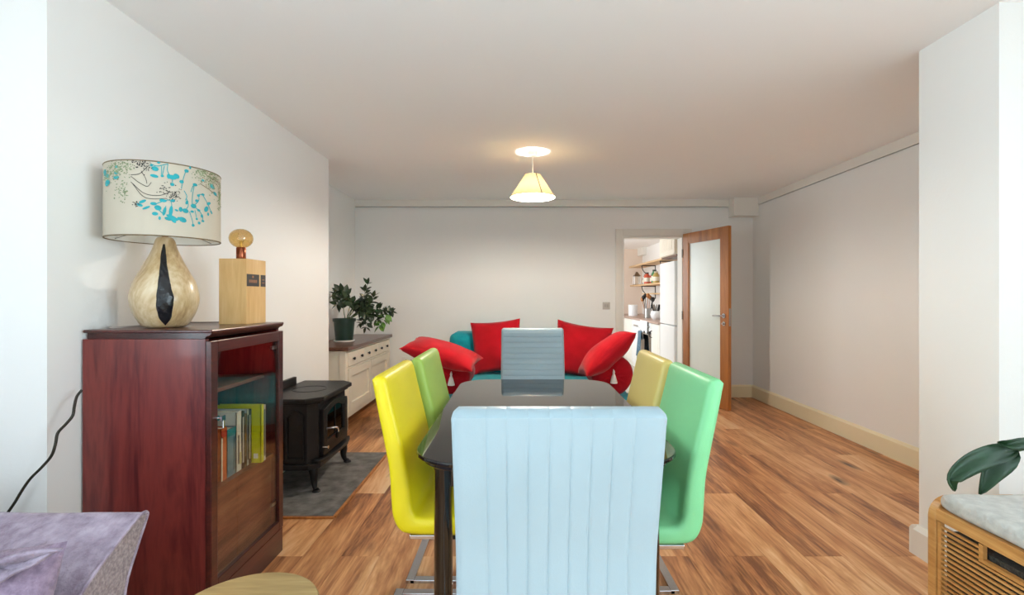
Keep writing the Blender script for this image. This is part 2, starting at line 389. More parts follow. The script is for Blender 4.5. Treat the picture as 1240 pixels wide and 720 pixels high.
# wall behind the camera with two window openings
wr = MB().box(-3.55, -2.45, Y0 - .15, Y0, 0, CEIL).box(2.95, XN1 + .15, Y0 - .15, Y0, 0, CEIL)
zs0, zs1 = 0.6, 2.3
for x0, x1 in ((-2.45, -2.15), (-0.15, 0.55), (2.55, 2.95)): wr.box(x0, x1, Y0 - .15, Y0, 0, CEIL)
for x0, x1 in ((-2.15, -0.15), (0.55, 2.55)): wr.box(x0, x1, Y0 - .15, Y0, 0, zs0).box(x0, x1, Y0 - .15, Y0, zs1, CEIL)
struct(wr.build('wall_rear', M['wall'], None))
for i, (x0, x1) in enumerate(((-2.15, -0.15), (0.55, 2.55))):
    f = MB()
    for a, b_ in ((x0, x0 + .06), ((x0 + x1) / 2 - .03, (x0 + x1) / 2 + .03), (x1 - .06, x1)): f.box(a, b_, Y0 - .12, Y0 - .06, zs0, zs1)
    f.box(x0, x1, Y0 - .12, Y0 - .06, zs0, zs0 + .06).box(x0, x1, Y0 - .12, Y0 - .06, zs1 - .06, zs1)
    wo = struct(f.build('window_%d' % (i + 1), M['trim'], None))
    B('window_sill', M['trim'], wo, x0 - .05, x1 + .05, Y0 - .02, Y0 + .12, zs0 - .03, zs0)
# crown strips
struct(MB().box(XA, 2.56, YB - .022, YB, CEIL - .085, CEIL).box(XA, 2.56, YB - .025, YB, CEIL - .085, CEIL - .08).build('trim_1', M['trim'], None))
struct(MB().box(XR - .010, XR, PY1, YB, CEIL - .085, CEIL).box(XR - .014, XR, PY1, YB, CEIL - .085, CEIL - .075).build('trim_2', M['trim'], None))
struct(B('trim_3', M['trim'], None, 2.55, XR, YB - .16, YB, CEIL - .215, CEIL, bevel=.004))
def skirting(name, a, b_, nx, ny, h=.15, t=.02):
    # runs from a to b along a wall, thickness towards (nx, ny)
    prof = [(0, 0), (t, 0), (t, h - .02), (t * .55, h - .006), (t * .3, h), (0, h)]
    A, Bv = Vector((a[0], a[1], 0)), Vector((b_[0], b_[1], 0)); n = Vector((nx, ny, 0))
    m = MB(); m.rings([[A + n * u + Vector((0, 0, v)) for u, v in prof], [Bv + n * u + Vector((0, 0, v)) for u, v in prof]])
    return struct(m.build(name, M['skirt'] if 'right' == name.split('_')[-1] else M['trim'], None))
skirting('baseboard_right', (XR, PY1), (XR, YB), -1, 0)
skirting('baseboard_back_right', (DX1 + .1, YB), (XR - .02, YB), 0, -1)
skirting('baseboard_back', (XA, YB), (DX0 - .085, YB), 0, -1)
skirting('baseboard_pier', (PX, PY0), (PX, PY1), -1, 0, .14, .028)
skirting('baseboard_pier_front', (PX - .028, PY0), (2.75, PY0), 0, -1, .14, .025)
skirting('baseboard_pier_rear', (PX - .028, PY1), (XR - .02, PY1), 0, 1, .14, .025)
skirting('baseboard_left', (XL, CY0 - .02), (XL, 1.84), 1, 0, .14)
skirting('baseboard_left_front', (-2.3, CY0), (XL + .02, CY0), 0, -1, .14)
skirting('baseboard_left_alcove', (XA, CY1), (XA, 4.5), 1, 0, .14)
# architrave and lining of the doorway
ar = MB()
for x0, x1 in ((DX0 - .085, DX0), (DX1, DX1 + .1)):
    ar.box(x0, x1, YB - .02, YB, 0, DZ + .085)
ar.box(DX0, DX1, YB - .02, YB, DZ, DZ + .085)
struct(ar.build('trim_4', M['frame_paint'], None, bevel=.004))
li = MB().box(DX0, DX0 + .02, YB - .012, YB + .16, 0, DZ).box(DX1 - .02, DX1, YB - .012, YB + .16, 0, DZ).box(DX0 + .02, DX1 - .02, YB - .012, YB + .16, DZ - .02, DZ)
struct(li.build('trim_5', M['trim'], None, bevel=.003))

# door leaf, open into the room
hinge = Vector((1.985, 6.02, 0)); dv = Vector((2.226 - 1.985, 5.28 - 6.02, 0)); DW = dv.length
dr = bpy.data.objects.new('door_1', None); col.objects.link(dr); struct(dr)
DH = 1.985; T = .04; sw = .1
d = MB().box(0, sw, 0, T, .008, DH).build('hinge_stile', M['oak'], dr, bevel=.003)
d = MB().box(DW - .12, DW, 0, T, .008, DH).build('lock_stile', M['oak'], dr, bevel=.003)
MB().box(sw, DW - .12, 0, T, DH - .115, DH).build('top_rail', M['oak'], dr, bevel=.003)
MB().box(sw, DW - .12, 0, T, .008, .2).build('bottom_rail', M['oak'], dr, bevel=.003)
MB().box(sw - .005, DW - .115, T * .4, T * .6, .195, DH - .11).build('pane', M['frosted'], dr)
bd = MB()
for y0, y1 in ((.004, .016), (T - .016, T - .004)):
    bd.box(sw, sw + .012, y0, y1, .2, DH - .115).box(DW - .132, DW - .12, y0, y1, .2, DH - .115).box(sw, DW - .12, y0, y1, .2, .212).box(sw, DW - .12, y0, y1, DH - .127, DH - .115)
bd.build('glazing_bead', M['oak'], dr)
hz = 1.02
for sgn, yb in ((-1, 0), (1, T)):
    hx = DW - .06
    h = MB().tube([(hx, yb, hz), (hx, yb + sgn * .012, hz)], .026, 16).build('handle_rose', M['chrome'], dr, smooth=40)
    MB().tube(spline([(hx, yb + sgn * .01, hz), (hx, yb + sgn * .04, hz), (hx - .02, yb + sgn * .052, hz), (hx - .12, yb + sgn * .052, hz)], 5), .0085, 10).build('handle_lever', M['chrome'], dr, smooth=40)
    MB().tube([(hx, yb, hz - .085), (hx, yb + sgn * .01, hz - .085)], .024, 16).tube([(hx, yb + sgn * .01, hz - .085), (hx, yb + sgn * .03, hz - .085)], .011, 10).build('thumb_turn', M['chrome'], dr, smooth=40)
MB().box(DW - .001, DW + .0015, .009, .031, hz - .11, hz + .08).build('latch_plate', M['steel'], dr)
for z in (.25, 1.0, 1.75): MB().tube([(-.004, -.004, z - .05), (-.004, -.004, z + .05)], .008, 8).build('hinge', M['steel'], dr, smooth=40)
dr.location = hinge; dr.rotation_euler = (0, 0, math.atan2(dv.y, dv.x))

# kitchen shell
KC = 2.2; KY = 10.2; KX = 2.53; KX0 = -0.2
kf = struct(B('floor_kitchen', M['tile'], None, KX0, KX + .1, YB + .2, KY + .1, -0.1, 0))
struct(B('ceiling_kitchen', M['ceil'], None, KX0, KX + .1, YB + .15, KY + .1, KC, KC + .1))
struct(B('wall_kitchen_back', M['kitchen_wall'], None, KX0, KX + .1, KY, KY + .1, 0, KC))
struct(B('wall_kitchen_right', M['wall'], None, KX, KX + .1, YB + .15, KY, 0, KC))
kw = MB().box(KX0 - .1, KX0, YB + .15, 7.2, 0, KC).box(KX0 - .1, KX0, 8.8, KY + .1, 0, KC).box(KX0 - .1, KX0, 7.2, 8.8, 0, .9).box(KX0 - .1, KX0, 7.2, 8.8, 2.1, KC)
struct(kw.build('wall_kitchen_left', M['wall'], None))
wf = MB()
for a_, b_ in ((7.2, 7.26), (7.97, 8.03), (8.74, 8.8)): wf.box(KX0 - .09, KX0 - .04, a_, b_, .9, 2.1)
wf.box(KX0 - .09, KX0 - .04, 7.2, 8.8, .9, .96).box(KX0 - .09, KX0 - .04, 7.2, 8.8, 2.04, 2.1)
struct(wf.build('window_3', M['trim'], None))
struct(B('trim_6', M['trim'], None, 2.43, KX, 9.85, KY, 2.05, KC))

# ------------------------------------------------------------------ dining table
TX0, TX1, TY0, TY1, TZ = -.33, .498, 1.43, 2.885, .75
tcx = (TX0 + TX1) / 2
tb = thing('dining_table', 'black glass dining table with rounded corners and four glossy round legs', 'table', (tcx, (TY0 + TY1) / 2, 0))
plate(rrect(TX0, TX1, TY0, TY1, .17, 10), TZ - .014, TZ).build('table_top', M['black_glass'], tb, smooth=30, bevel=.004)
plate(rrect(TX0 + .02, TX1 - .02, TY0 + .02, TY1 - .02, .15, 10), TZ - .032, TZ - .014).build('under_plate', M['black_gloss'], tb, smooth=30, bevel=.004)
apr = MB()
lx0, lx1, ly0, ly1 = TX0 + .095, TX1 - .095, TY0 + .1, TY1 - .1
apr.box(lx0, lx1, ly0 - .012, ly0 + .012, TZ - .1, TZ - .03).box(lx0, lx1, ly1 - .012, ly1 + .012, TZ - .1, TZ - .03)
apr.box(lx0 - .012, lx0 + .012, ly0, ly1, TZ - .1, TZ - .03).box(lx1 - .012, lx1 + .012, ly0, ly1, TZ - .1, TZ - .03)
apr.build('apron', M['black_gloss'], tb, bevel=.003)
for x in (lx0, lx1):
    for y in (ly0, ly1):
        MB().lathe([(.026, 0), (.0285, .004), (.0285, TZ - .05), (.034, TZ - .036), (.034, TZ - .03)], (x, y, 0), 24).build('leg', M['black_gloss'], tb, smooth=40)

# ------------------------------------------------------------------ dining chairs
def inset(poly, d):
    n = len(poly); out = []
    for i in range(n):
        p0, p1, p2 = poly[i - 1], poly[i], poly[(i + 1) % n]
        e0 = (p1 - p0).normalized(); e1 = (p2 - p1).normalized()
        nn = Vector((-(e0.y + e1.y), e0.x + e1.x))
        nn = nn.normalized() if nn.length > 1e-6 else Vector((-e0.y, e0.x))
        out.append(p1 + nn * d)
    return out
def make_chair(label, m, zt, lean=1.0, W=.44, channels=False, group=None):
    """sitter faces +y, back's outer top edge at y = 0"""
    root = thing('dining_chair', label, 'chair', group=group)
    k = (zt - .55) / .415
    def Q(y, z): return (y * 1.0 if z < .6 else .068 - (.068 - y) * lean, z if z < .55 else .55 + (z - .55) * k)
    outer = spline([Q(.004, .955), Q(.022, .86), Q(.046, .74), Q(.062, .65), Q(.068, .56), Q(.074, .5), Q(.097, .455), Q(.14, .44), Q(.24, .438), Q(.36, .438), Q(.455, .442)], 4)
    front = spline([Q(.475, .447), Q(.49, .462), Q(.493, .478), Q(.482, .495)], 3)
    inner = spline([Q(.45, .505), Q(.36, .503), Q(.24, .498), Q(.175, .497), Q(.15, .507), Q(.138, .535), Q(.131, .6), Q(.118, .69), Q(.095, .79), Q(.073, .88), Q(.058, .945)], 4)
    top = spline([Q(.05, .962), Q(.034, .969), Q(.016, .967)], 3)
    poly = [Vector((p.x, p.y)) for p in outer + front + inner + top]
    no, nf, ni = len(outer), len(front), len(inner)
    # orientation check so that inset goes inwards
    ar_ = sum(poly[i - 1].x * poly[i].y - poly[i].x * poly[i - 1].y for i in range(len(poly)))
    sg = 1 if ar_ > 0 else -1
    r = .02
    layers = []
    for a in (90, 60, 30, 0): layers.append((-W / 2 + r * (1 - math.cos(R(a))), r * (1 - math.cos(R(a))) if False else r * (1 - math.sin(R(90 - a))), ))
    xs = []
    for a in (0, 30, 60, 90): xs.append((-W / 2 + r * (1 - math.sin(R(a))), r * (1 - math.cos(R(a))) if False else r * (1 - math.sin(R(a)))))
    prof = []
    for a in (0, 30, 60, 90):
        prof.append((W / 2 - r + r * math.cos(R(a)), r * (1 - math.sin(R(a)))))   # x from edge inwards, inset from r to 0
    secs = [(-x, d) for x, d in prof] + [(x, d) for x, d in reversed(prof)]
    full = [(x, inset(poly, sg * d)) for x, d in secs]
    # cut between the seat and the back
    ia = min(range(no), key=lambda i: abs(poly[i].y - .56) + (0 if poly[i].x < .1 else 9))
    ib = no + nf + min(range(ni), key=lambda i: abs(inner[i].y - .545) + (0 if inner[i].x < .2 else 9))
    seat_idx = list(range(ia, ib + 1)); back_idx = list(range(ib, len(poly))) + list(range(0, ia + 1))
    for nm, idx in (('seat', seat_idx), ('backrest', back_idx)):
        mb = MB(); mb.rings([[Vector((x, pl[i].x, pl[i].y)) for i in idx] for x, pl in full])
        mb.build(nm, m, root, smooth=40)
    if channels:
        # nine stitched panels up the rear of the back, rolled over the top edge
        path = [poly[i] for i in range(ia, -1, -1)] + [poly[i] for i in range(len(poly) - 1, no + nf + ni + len(top) // 2 - 1, -1)]
        path = [poly[i] for i in range(min(no - 14, ia + 6), ia, -1)] + path
        edges = [-W / 2 + .012] + [-W / 2 + W * f for f in (.163, .257, .357, .456, .555, .650, .746, .847)] + [W / 2 - .012]
        def strip(xa, xb, pth, amp, cross=False):
            mb = MB(); rings = []
            for i, p in enumerate(pth):
                dd = (pth[min(i + 1, len(pth) - 1)] - pth[max(i - 1, 0)]).normalized(); nn = Vector((-dd.y, dd.x))
                if nn.dot(p - Vector((.1, .7))) < 0: nn = -nn
                ring = []
                for t, hgt in ((0, -.002), (.0, .0), (.06, .6), (.2, .95), (.5, 1.05), (.8, .95), (.94, .6), (1, 0), (1, -.002)):
                    h_ = hgt * amp * min(1, .12 + (len(pth) - 1 - i) / 9.0) if hgt > 0 else hgt
                    q = p + nn * h_
                    ring.append(Vector((xa + (xb - xa) * t, q.x, q.y)))
                rings.append(ring)
            return mb.rings(rings, close=False, cap=False)
        for xa, xb in zip(edges[:-1], edges[1:]):
            strip(xa + .0008, xb - .0008, path, .0028).build('channel_panel', m, root, smooth=60)
        # horizontal stitched bands across the front of the back
        fr = [poly[i] for i in range(ib, no + nf + ni)]
        # resample by length
        Ls = [0]
        for a_, b_ in zip(fr[:-1], fr[1:]): Ls.append(Ls[-1] + (b_ - a_).length)
        def at(s_):
            for i in range(len(fr) - 1):
                if s_ <= Ls[i + 1]: return fr[i].lerp(fr[i + 1], (s_ - Ls[i]) / max(1e-6, Ls[i + 1] - Ls[i]))
            return fr[-1]
        nb = 11
        for b_ in range(nb):
            s0, s1 = Ls[-1] * b_ / nb, Ls[-1] * (b_ + 1) / nb
            mb = MB(); rings = []
            for t, hgt in ((0.01, 0), (.08, .6), (.3, .95), (.5, 1), (.7, .95), (.92, .6), (.99, 0)):
                p = at(s0 + (s1 - s0) * t); q = at(s0 + (s1 - s0) * min(1, t + .02)); q0 = at(s0 + (s1 - s0) * max(0, t - .02))
                dd = (q - q0).normalized(); nn = Vector((dd.y, -dd.x))
                if nn.x < 0: nn = -nn
                p = p + nn * hgt * .003
                rings.append([Vector((x, p.x, p.y)) for x in (-W / 2 + .016, 0, W / 2 - .016)])
            mb.rings(rings, close=False, cap=False).build('front_band', m, root, smooth=60)
    # chrome cantilever base
    bw, bh = .036, .014
    hx = W / 2 - .03
    for s_ in (-1, 1):
        x = s_ * hx
        MB().bar([(x, .13, .430), (x, .455, .430), (x, .475, .415), (x, .462, .03), (x, .445, bh / 2), (x, .0, bh / 2)], bw, bh).build('side_runner', M['chrome'], root, bevel=.002)
    MB().box(-hx - bw / 2, hx + bw / 2, -.018, .018, .0, bh + .002).build('rear_crossbar', M['chrome'], root, bevel=.002)
    MB().box(-hx, hx, .16, .2, .42, .434).build('seat_crossbar', M['chrome'], root, bevel=.002)
    return root
G = 'chairs around the black glass dining table'
c = make_chair('glossy yellow leather cantilever chair beside the black iron stove', M['yellow'], .965, W=.44, group=G)
c.location = (-.497, 1.86, 0); c.rotation_euler = (0, 0, R(-90))
c = make_chair('lime green leather cantilever chair behind the yellow one', M['lime'], .965, W=.44, group=G)
c.location = (-.47, 2.335, 0); c.rotation_euler = (0, 0, R(-90))
c = make_chair('mint green leather cantilever chair next to the beige chair', M['mint'], .965, W=.44, group=G)
c.location = (.66, 1.795, 0); c.rotation_euler = (0, 0, R(90))
c = make_chair('beige yellow leather cantilever chair between mint chair and sofa', M['beige'], .965, W=.44, group=G)
c.location = (.645, 2.26, 0); c.rotation_euler = (0, 0, R(90))
c = make_chair('pale blue leather chair with vertical stitched channels, its back turned to the room', M['blue'], .995, lean=1.35, W=.452, channels=True, group=G)
c.location = (.083, 1.035, 0)
c = make_chair('pale blue leather chair at the sofa end of the table', M['blue'], .995, lean=1.2, W=.456, channels=True, group=G)
c.location = (.096, 3.66, 0); c.rotation_euler = (0, 0, R(180))

# ------------------------------------------------------------------ mahogany cabinet
kx0, kx1, ky0, ky1, kz = -1.628, -1.148, 1.847, 2.408, 1.108
cb = thing('glass_door_cabinet', 'dark red mahogany cabinet with a glass door holding books', 'cabinet', ((kx0 + kx1) / 2, (ky0 + ky1) / 2, 0))
fx = kx1 - .022
B('side_panel', M['mahog'], cb, kx0, fx - .001, ky0, ky0 + .02, 0, kz - .035)
B('side_panel', M['mahog'], cb, kx0, fx - .001, ky1 - .02, ky1, 0, kz - .035)
B('back_panel', M['mahog_dark'], cb, kx0, kx0 + .008, ky0 + .02, ky1 - .02, .1, kz - .035)
tp = MB().box(kx0, kx1 + .002, ky0 - .001, ky1 + .004, kz - .012, kz)
tp.build('top', M['mahog_dark'], cb, bevel=.004)
mo = MB()
prof = [(0, kz - .036), (.0, kz - .03), (.006, kz - .024), (.018, kz - .02), (.024, kz - .012), (0, kz - .012)]
mo.rings([[Vector((fx + u - .002, y, z)) for u, z in prof] for y in (ky0, ky1 + .003)])
mo.build('cornice', M['mahog_dark'], cb, smooth=50)
B('under_top', M['mahog_dark'], cb, kx0, fx - .012, ky0 + .02, ky1 - .02, kz - .036, kz - .012)
B('plinth', M['mahog_dark'], cb, kx0 + .01, kx1 - .002, ky0 + .001, ky1, 0, .115, bevel=.003)
B('bottom_board_or_shade', M['shelfwood'], cb, kx0 + .008, fx - .01, ky0 + .02, ky1 - .02, .115, .135)
SH = .478
B('shelf', M['shelfwood'], cb, kx0 + .008, -1.185, ky0 + .02, ky1 - .02, SH - .018, SH)
B('shelf', M['shelfwood'], cb, kx0 + .008, -1.23, ky0 + .02, ky1 - .02, .842, .858)
B('divider', M['shelfwood'], cb, kx0 + .008, -1.195, 2.10, 2.118, .135, SH - .018)
B('lower_panel', M['shelfwood'], cb, -1.205, -1.197, ky0 + .02, ky1 - .02, .135, SH - .018)
# glass door
dd = MB(); st = .04; z0, z1 = .118, kz - .042
dd.box(fx, kx1, ky0, ky0 + st, z0, z1); dd.box(fx, kx1, ky1 - st, ky1, z0, z1)
dd.box(fx, kx1, ky0 + st, ky1 - st, z1 - .045, z1); dd.box(fx, kx1, ky0 + st, ky1 - st, z0, z0 + .04)
do = dd.build('door', M['mahog_dark'], cb, bevel=.0025)
B('pane', M['clear'], do, fx + .010, fx + .013, ky0 + st - .004, ky1 - st + .004, z0 + .036, z1 - .041)
kk = MB().tube([(kx1, ky0 + .03, .772), (kx1 + .008, ky0 + .03, .772)], .010, 14).tube([(kx1 + .006, ky0 + .03, .772), (kx1 + .026, ky0 + .03, .772)], .003, 8)
kk.box(kx1 + .024, kx1 + .028, ky0 + .018, ky0 + .042, .762, .782)
kk.build('key', M['chrome'], do, smooth=40)
MB().tube([(kx1 + .026, ky0 + .03, .764), (kx1 + .027, ky0 + .03, .735)], .004, 8).build('key_fob', M['chrome'], do, smooth=40)
for z in (.25, .99): MB().box(fx - .002, fx + .008, ky1 - .08, ky1 - .035, z - .008, z + .008).build('hinge', M['steel'], do)

def book(label, spine_x, y0, y1, h, depth, rgb, marks=(), group='books in the glass door cabinet', tilt=0):
    t = thing('book', label, 'book', (spine_x - depth / 2, (y0 + y1) / 2, SH), group=group)
    cm = plain('book_cover', rgb, .45); z0, z1 = SH, SH + h
    MB().box(spine_x - depth, spine_x, y0, y0 + .0025, z0, z1).box(spine_x - depth, spine_x, y1 - .0025, y1, z0, z1).box(spine_x - .003, spine_x, y0, y1, z0, z1).build('cover', cm, t)
    MB().box(spine_x - depth + .004, spine_x - .003, y0 + .0025, y1 - .0025, z0 + .003, z1 - .004).build('page_block', M['paper'], t)
    for (a, b_, c_, d_, rgb2) in marks:   # fractions of spine width/height
        MB().box(spine_x - .0002, spine_x + .0005, y0 + (y1 - y0) * a, y0 + (y1 - y0) * b_, z0 + h * c_, z0 + h * d_).build('spine_print', plain('spine_ink', rgb2), t)
    return t
sx = -1.214
book('orange paperback first in the cabinet row', sx, 2.017, 2.056, .215, .13, (206, 104, 56), [(.0, .25, 0, .85, (226, 210, 190)), (0, 1, .82, .95, (190, 62, 40))])
book('teal and grey paperback beside the orange book', sx, 2.058, 2.122, .20, .13, (104, 140, 156), [(0, 1, .84, .99, (30, 130, 140)), (.7, .95, .1, .8, (70, 110, 128))])
book('tall white hardback beside the teal book', sx, 2.125, 2.165, .258, .17, (226, 222, 214), [(.3, .6, .12, .6, (120, 110, 104)), (.55, 1, .1, .3, (206, 196, 150))])
book('slim black and white book with speckled spine', sx, 2.167, 2.187, .25, .16, (52, 48, 48), [(.3, .8, .1, .9, (196, 190, 186))])
book('brown grey paperback beside the black book', sx, 2.188, 2.206, .235, .15, (132, 112, 92), [(.1, .9, .05, .2, (70, 52, 40)), (.2, .8, .5, .62, (176, 130, 74))])
book('white book with navy lettering next to the yellow one', sx, 2.207, 2.224, .25, .16, (214, 216, 218), [(.3, .75, .1, .9, (66, 72, 92))])
book('black and white paperback pressed against the yellow book', sx, 2.225, 2.245, .246, .16, (70, 70, 76), [(.2, .5, .1, .9, (220, 220, 222))])
yb_ = book('bright yellow book jutting out from the row', -1.172, 2.248, 2.272, .262, .2, (222, 220, 14))
MB().box(-1.206, -1.186, 2.2472, 2.2482, SH + .02, SH + .042).build('barcode_label', plain('barcode_white', (236, 236, 226)), yb_)
book('thin grey white book last in the row', -1.174, 2.274, 2.294, .256, .19, (206, 202, 190), [(.25, .75, .08, .92, (110, 106, 100))])

# ------------------------------------------------------------------ table lamp on the cabinet
LX, LY = -1.43, 2.0
lp = thing('table_lamp', 'pear shaped wooden lamp with floral drum shade on the mahogany cabinet', 'lamp', (LX, LY, kz))
fa = math.atan2(-LY, -LX)
pz = [(.056, 0), (.075, .006), (.092, .03), (.108, .065), (.1175, .105), (.116, .14), (.104, .185), (.084, .225), (.066, .262), (.05, .297), (.040, .325), (.033, .35), (.024, .362), (.012, .364)]
ps = [(p.x, p.y) for p in spline([(a, b_, 0) for a, b_ in pz], 4)]
MB().lathe(ps, (LX, LY, kz), 48).build('lamp_base', M['pearwood'], lp, smooth=60)
def rad(z):
    for (r0, a), (r1, b_) in zip(ps[:-1], ps[1:]):
        if a <= z <= b_: return r0 + (r1 - r0) * (z - a) / max(1e-6, b_ - a)
    return ps[-1][0]
gw = [(.012, .001, 0.0), (.04, .02, .0), (.075, .027, -.002), (.115, .030, .0), (.15, .025, -.002), (.2, .018, -.004), (.25, .012, -.005), (.3, .0085, -.005), (.332, .003, -.004)]
gp = spline([(z, hw, off) for z, hw, off in gw], 5)
rings = []
for p in gp:
    z, hw, off = p; hw = max(hw, .0005); rr = rad(z); ring = []
    for k in range(-5, 6):
        t = k / 5; a = fa + (off + hw * t + .004 * math.sin(z * 40) * (1 - abs(t))) / rr
        e = .0012 + .004 * (1 - t * t) + (.0015 * math.sin(z * 130 + k) if abs(k) < 5 else 0)
        if abs(k) == 5: e = -.001
        ring.append(Vector((LX + (rr + e) * math.cos(a), LY + (rr + e) * math.sin(a), kz + z)))
    rings.append(ring)
MB().rings(rings, close=False, cap=False).build('burnt_groove', M['char'], lp, smooth=70)
MB().lathe([(.011, .36), (.011, .40), (.016, .402), (.016, .44)], (LX, LY, kz), 16).build('lamp_holder', M['copper'], lp, smooth=40)
SR, S0, S1 = .193, 1.458, 1.731
sh = MB().rings([[Vector((LX + SR * math.cos(2 * math.pi * i / 64), LY + SR * math.sin(2 * math.pi * i / 64), z)) for i in range(64)] for z in (S0, S1)], cap=False).build('lamp_shade', M['shade'], lp, smooth=60)
MB().rings([[Vector((LX + (SR - .003) * math.cos(2 * math.pi * i / 64), LY + (SR - .003) * math.sin(2 * math.pi * i / 64), z)) for i in range(64)] for z in (S0 + .001, S1 - .001)], cap=False).build('shade_lining', M['shade_in'], sh, smooth=60)
for z in (S0, S1):
    MB().tube([(LX + (SR - .001) * math.cos(2 * math.pi * i / 64), LY + (SR - .001) * math.sin(2 * math.pi * i / 64), z) for i in range(65)], .0025, 6).build('shade_ring', M['pr_brown'], sh, smooth=60)
spk = MB()
for k in range(3):
    a = fa + k * 2.094; spk.tube([(LX, LY, kz + .42), (LX + (SR - .004) * math.cos(a), LY + (SR - .004) * math.sin(a), S0 + .006)], .0018, 6)
spk.build('shade_spider', M['steel'], lp)
# printed plants on the shade (flat print, following the cloth)
def on(u, v, e=.0012):
    a = fa + math.asin(max(-1, min(1, u)))
    return Vector((LX + (SR + e) * math.cos(a), LY + (SR + e) * math.sin(a), S1 - v * (S1 - S0)))
def blob(mb, u, v, ru, rv, rot=0, n=9):
    pts = []
    for k in range(n):
        t = 2 * math.pi * k / n; a, b_ = ru * math.cos(t), rv * math.sin(t)
        du, dv_ = a * math.cos(rot) - b_ * math.sin(rot), a * math.sin(rot) + b_ * math.cos(rot)
        pts.append(on(u + du, v + dv_ * SR / (S1 - S0)))
    o = len(mb.v); mb.v += pts + [on(u, v)]; mb.f += [[o + n, o + k, o + (k + 1) % n] for k in range(n)]
def twig(mb, pts, wd=.006):
    pts = spline([(a, b_, 0) for a, b_ in pts], 5); L, Rr = [], []
    for i, p in enumerate(pts):
        d_ = (pts[min(i + 1, len(pts) - 1)] - pts[max(0, i - 1)]).normalized(); n_ = Vector((-d_.y, d_.x, 0)) * wd
        L.append(on(p.x + n_.x, p.y + n_.y)); Rr.append(on(p.x - n_.x, p.y - n_.y))
    mb.rings([[a, b_] for a, b_ in zip(L, Rr)], close=False, cap=False)
def uv(px, py):
    u = (px - 525) / 447.0; t = (px - 80) / 890.0
    top = 72 + (max(0, t - .35) / .65) ** 1.6 * 118; bot = 598 + 42 * t
    return u, (py - top) / (bot - top)
rnd = random.Random(3)
g = MB()
for cxp, cyp, n_, sx_, sy_ in ((210, 130, 120, 85, 55), (230, 290, 60, 50, 80), (790, 150, 110, 60, 45), (880, 210, 130, 70, 75), (945, 330, 60, 18, 90), (120, 170, 40, 30, 60)):
    for k in range(n_):
        u, v = uv(rnd.gauss(cxp, sx_ * .5), rnd.gauss(cyp, sy_ * .55))
        if abs(u) < .985 and .01 < v < .95: blob(g, u, v, rnd.uniform(.008, .02), rnd.uniform(.006, .013), rnd.uniform(0, 3), 6)
g.build('sage_print', M['pr_green'], sh)['kind'] = 'stuff'
g = MB()
for cxp, cyp, n_, sx_, sy_ in ((350, 95, 60, 60, 30), (400, 130, 30, 40, 50), (520, 290, 30, 50, 45), (600, 320, 60, 45, 45), (330, 385, 20, 30, 25)):
    for k in range(n_):
        u, v = uv(rnd.gauss(cxp, sx_ * .5), rnd.gauss(cyp, sy_ * .55))
        if .01 < v < .95: blob(g, u, v, rnd.uniform(.006, .013), rnd.uniform(.006, .012), 0, 6)
for pts in ([(290, 180), (350, 170), (410, 110)], [(290, 230), (380, 310), (480, 325), (560, 300)], [(300, 240), (370, 330), (440, 350), (540, 345)], [(290, 190), (340, 230), (400, 260), (430, 230)], [(360, 150), (390, 200), (400, 240)]):
    twig(g, [uv(*p) for p in pts], .004)
g.build('black_print', M['pr_black'], sh)['kind'] = 'stuff'
g = MB()
for k in range(70):
    u, v = uv(rnd.gauss(890, 45), rnd.gauss(200, 40))
    if abs(u) < .985 and .02 < v: blob(g, u, v, .012, .007, rnd.uniform(0, 3), 6)
for pts in ([(780, 240), (850, 280), (930, 330)], [(800, 150), (860, 200), (950, 230)]): twig(g, [uv(*p) for p in pts], .005)
g.build('brown_print', M['pr_brown'], sh)['kind'] = 'stuff'
g = MB()
for px, py, a, b_, rot in ((480, 85, 12, 10, 0), (430, 105, 10, 12, 0), (455, 130, 26, 20, .3), (450, 183, 30, 14, .2), (505, 183, 12, 10, 0), (575, 192, 34, 20, .1), (605, 185, 24, 20, .8),
                           (550, 185, 14, 22, 0), (678, 148, 17, 15, 0), (705, 125, 8, 14, 0), (642, 225, 17, 15, 0), (575, 245, 16, 14, 0), (742, 248, 18, 14, 0), (803, 218, 12, 10, 0),
                           (510, 362, 26, 14, .1), (580, 362, 16, 14, 0), (475, 415, 26, 22, .4), (455, 458, 22, 16, 0), (520, 440, 12, 40, .2), (487, 490, 9, 16, 0), (565, 440, 14, 50, .1), (575, 485, 48, 16, .45),
                           (580, 500, 16, 34, -.6), (545, 495, 26, 14, .3), (650, 500, 30, 22, .5), (625, 492, 18, 14, 0), (670, 435, 24, 20, .4), (635, 425, 14, 22, 0), (605, 432, 14, 8, .4), (730, 400, 22, 20, 0),
                           (755, 362, 14, 12, 0), (768, 325, 12, 12, 0), (803, 318, 14, 10, 0), (720, 440, 14, 10, 0), (770, 430, 14, 10, .4), (795, 470, 10, 16, 0), (755, 492, 9, 11, 0), (773, 520, 11, 13, 0), (803, 505, 12, 10, 0),
                           (727, 538, 12, 13, 0), (830, 420, 16, 28, .3), (850, 380, 12, 20, .8), (872, 440, 7, 18, -.4), (845, 455, 8, 16, 0), (680, 375, 10, 20, .3), (190, 160, 16, 16, 0), (190, 195, 20, 16, 0), (192, 118, 11, 11, 0),
                           (120, 170, 30, 14, .8), (125, 225, 18, 30, .2), (105, 140, 12, 20, 0), (445, 385, 24, 14, 0), (370, 370, 28, 12, -.5), (350, 395, 24, 12, .4), (395, 415, 30, 10, -.5), (880, 260, 28, 18, .9), (905, 310, 20, 14, .9)):
    u, v = uv(px, py)
    blob(g, max(-.96, min(.96, u)), v, a / 447, b_ / 447, rot, 10)
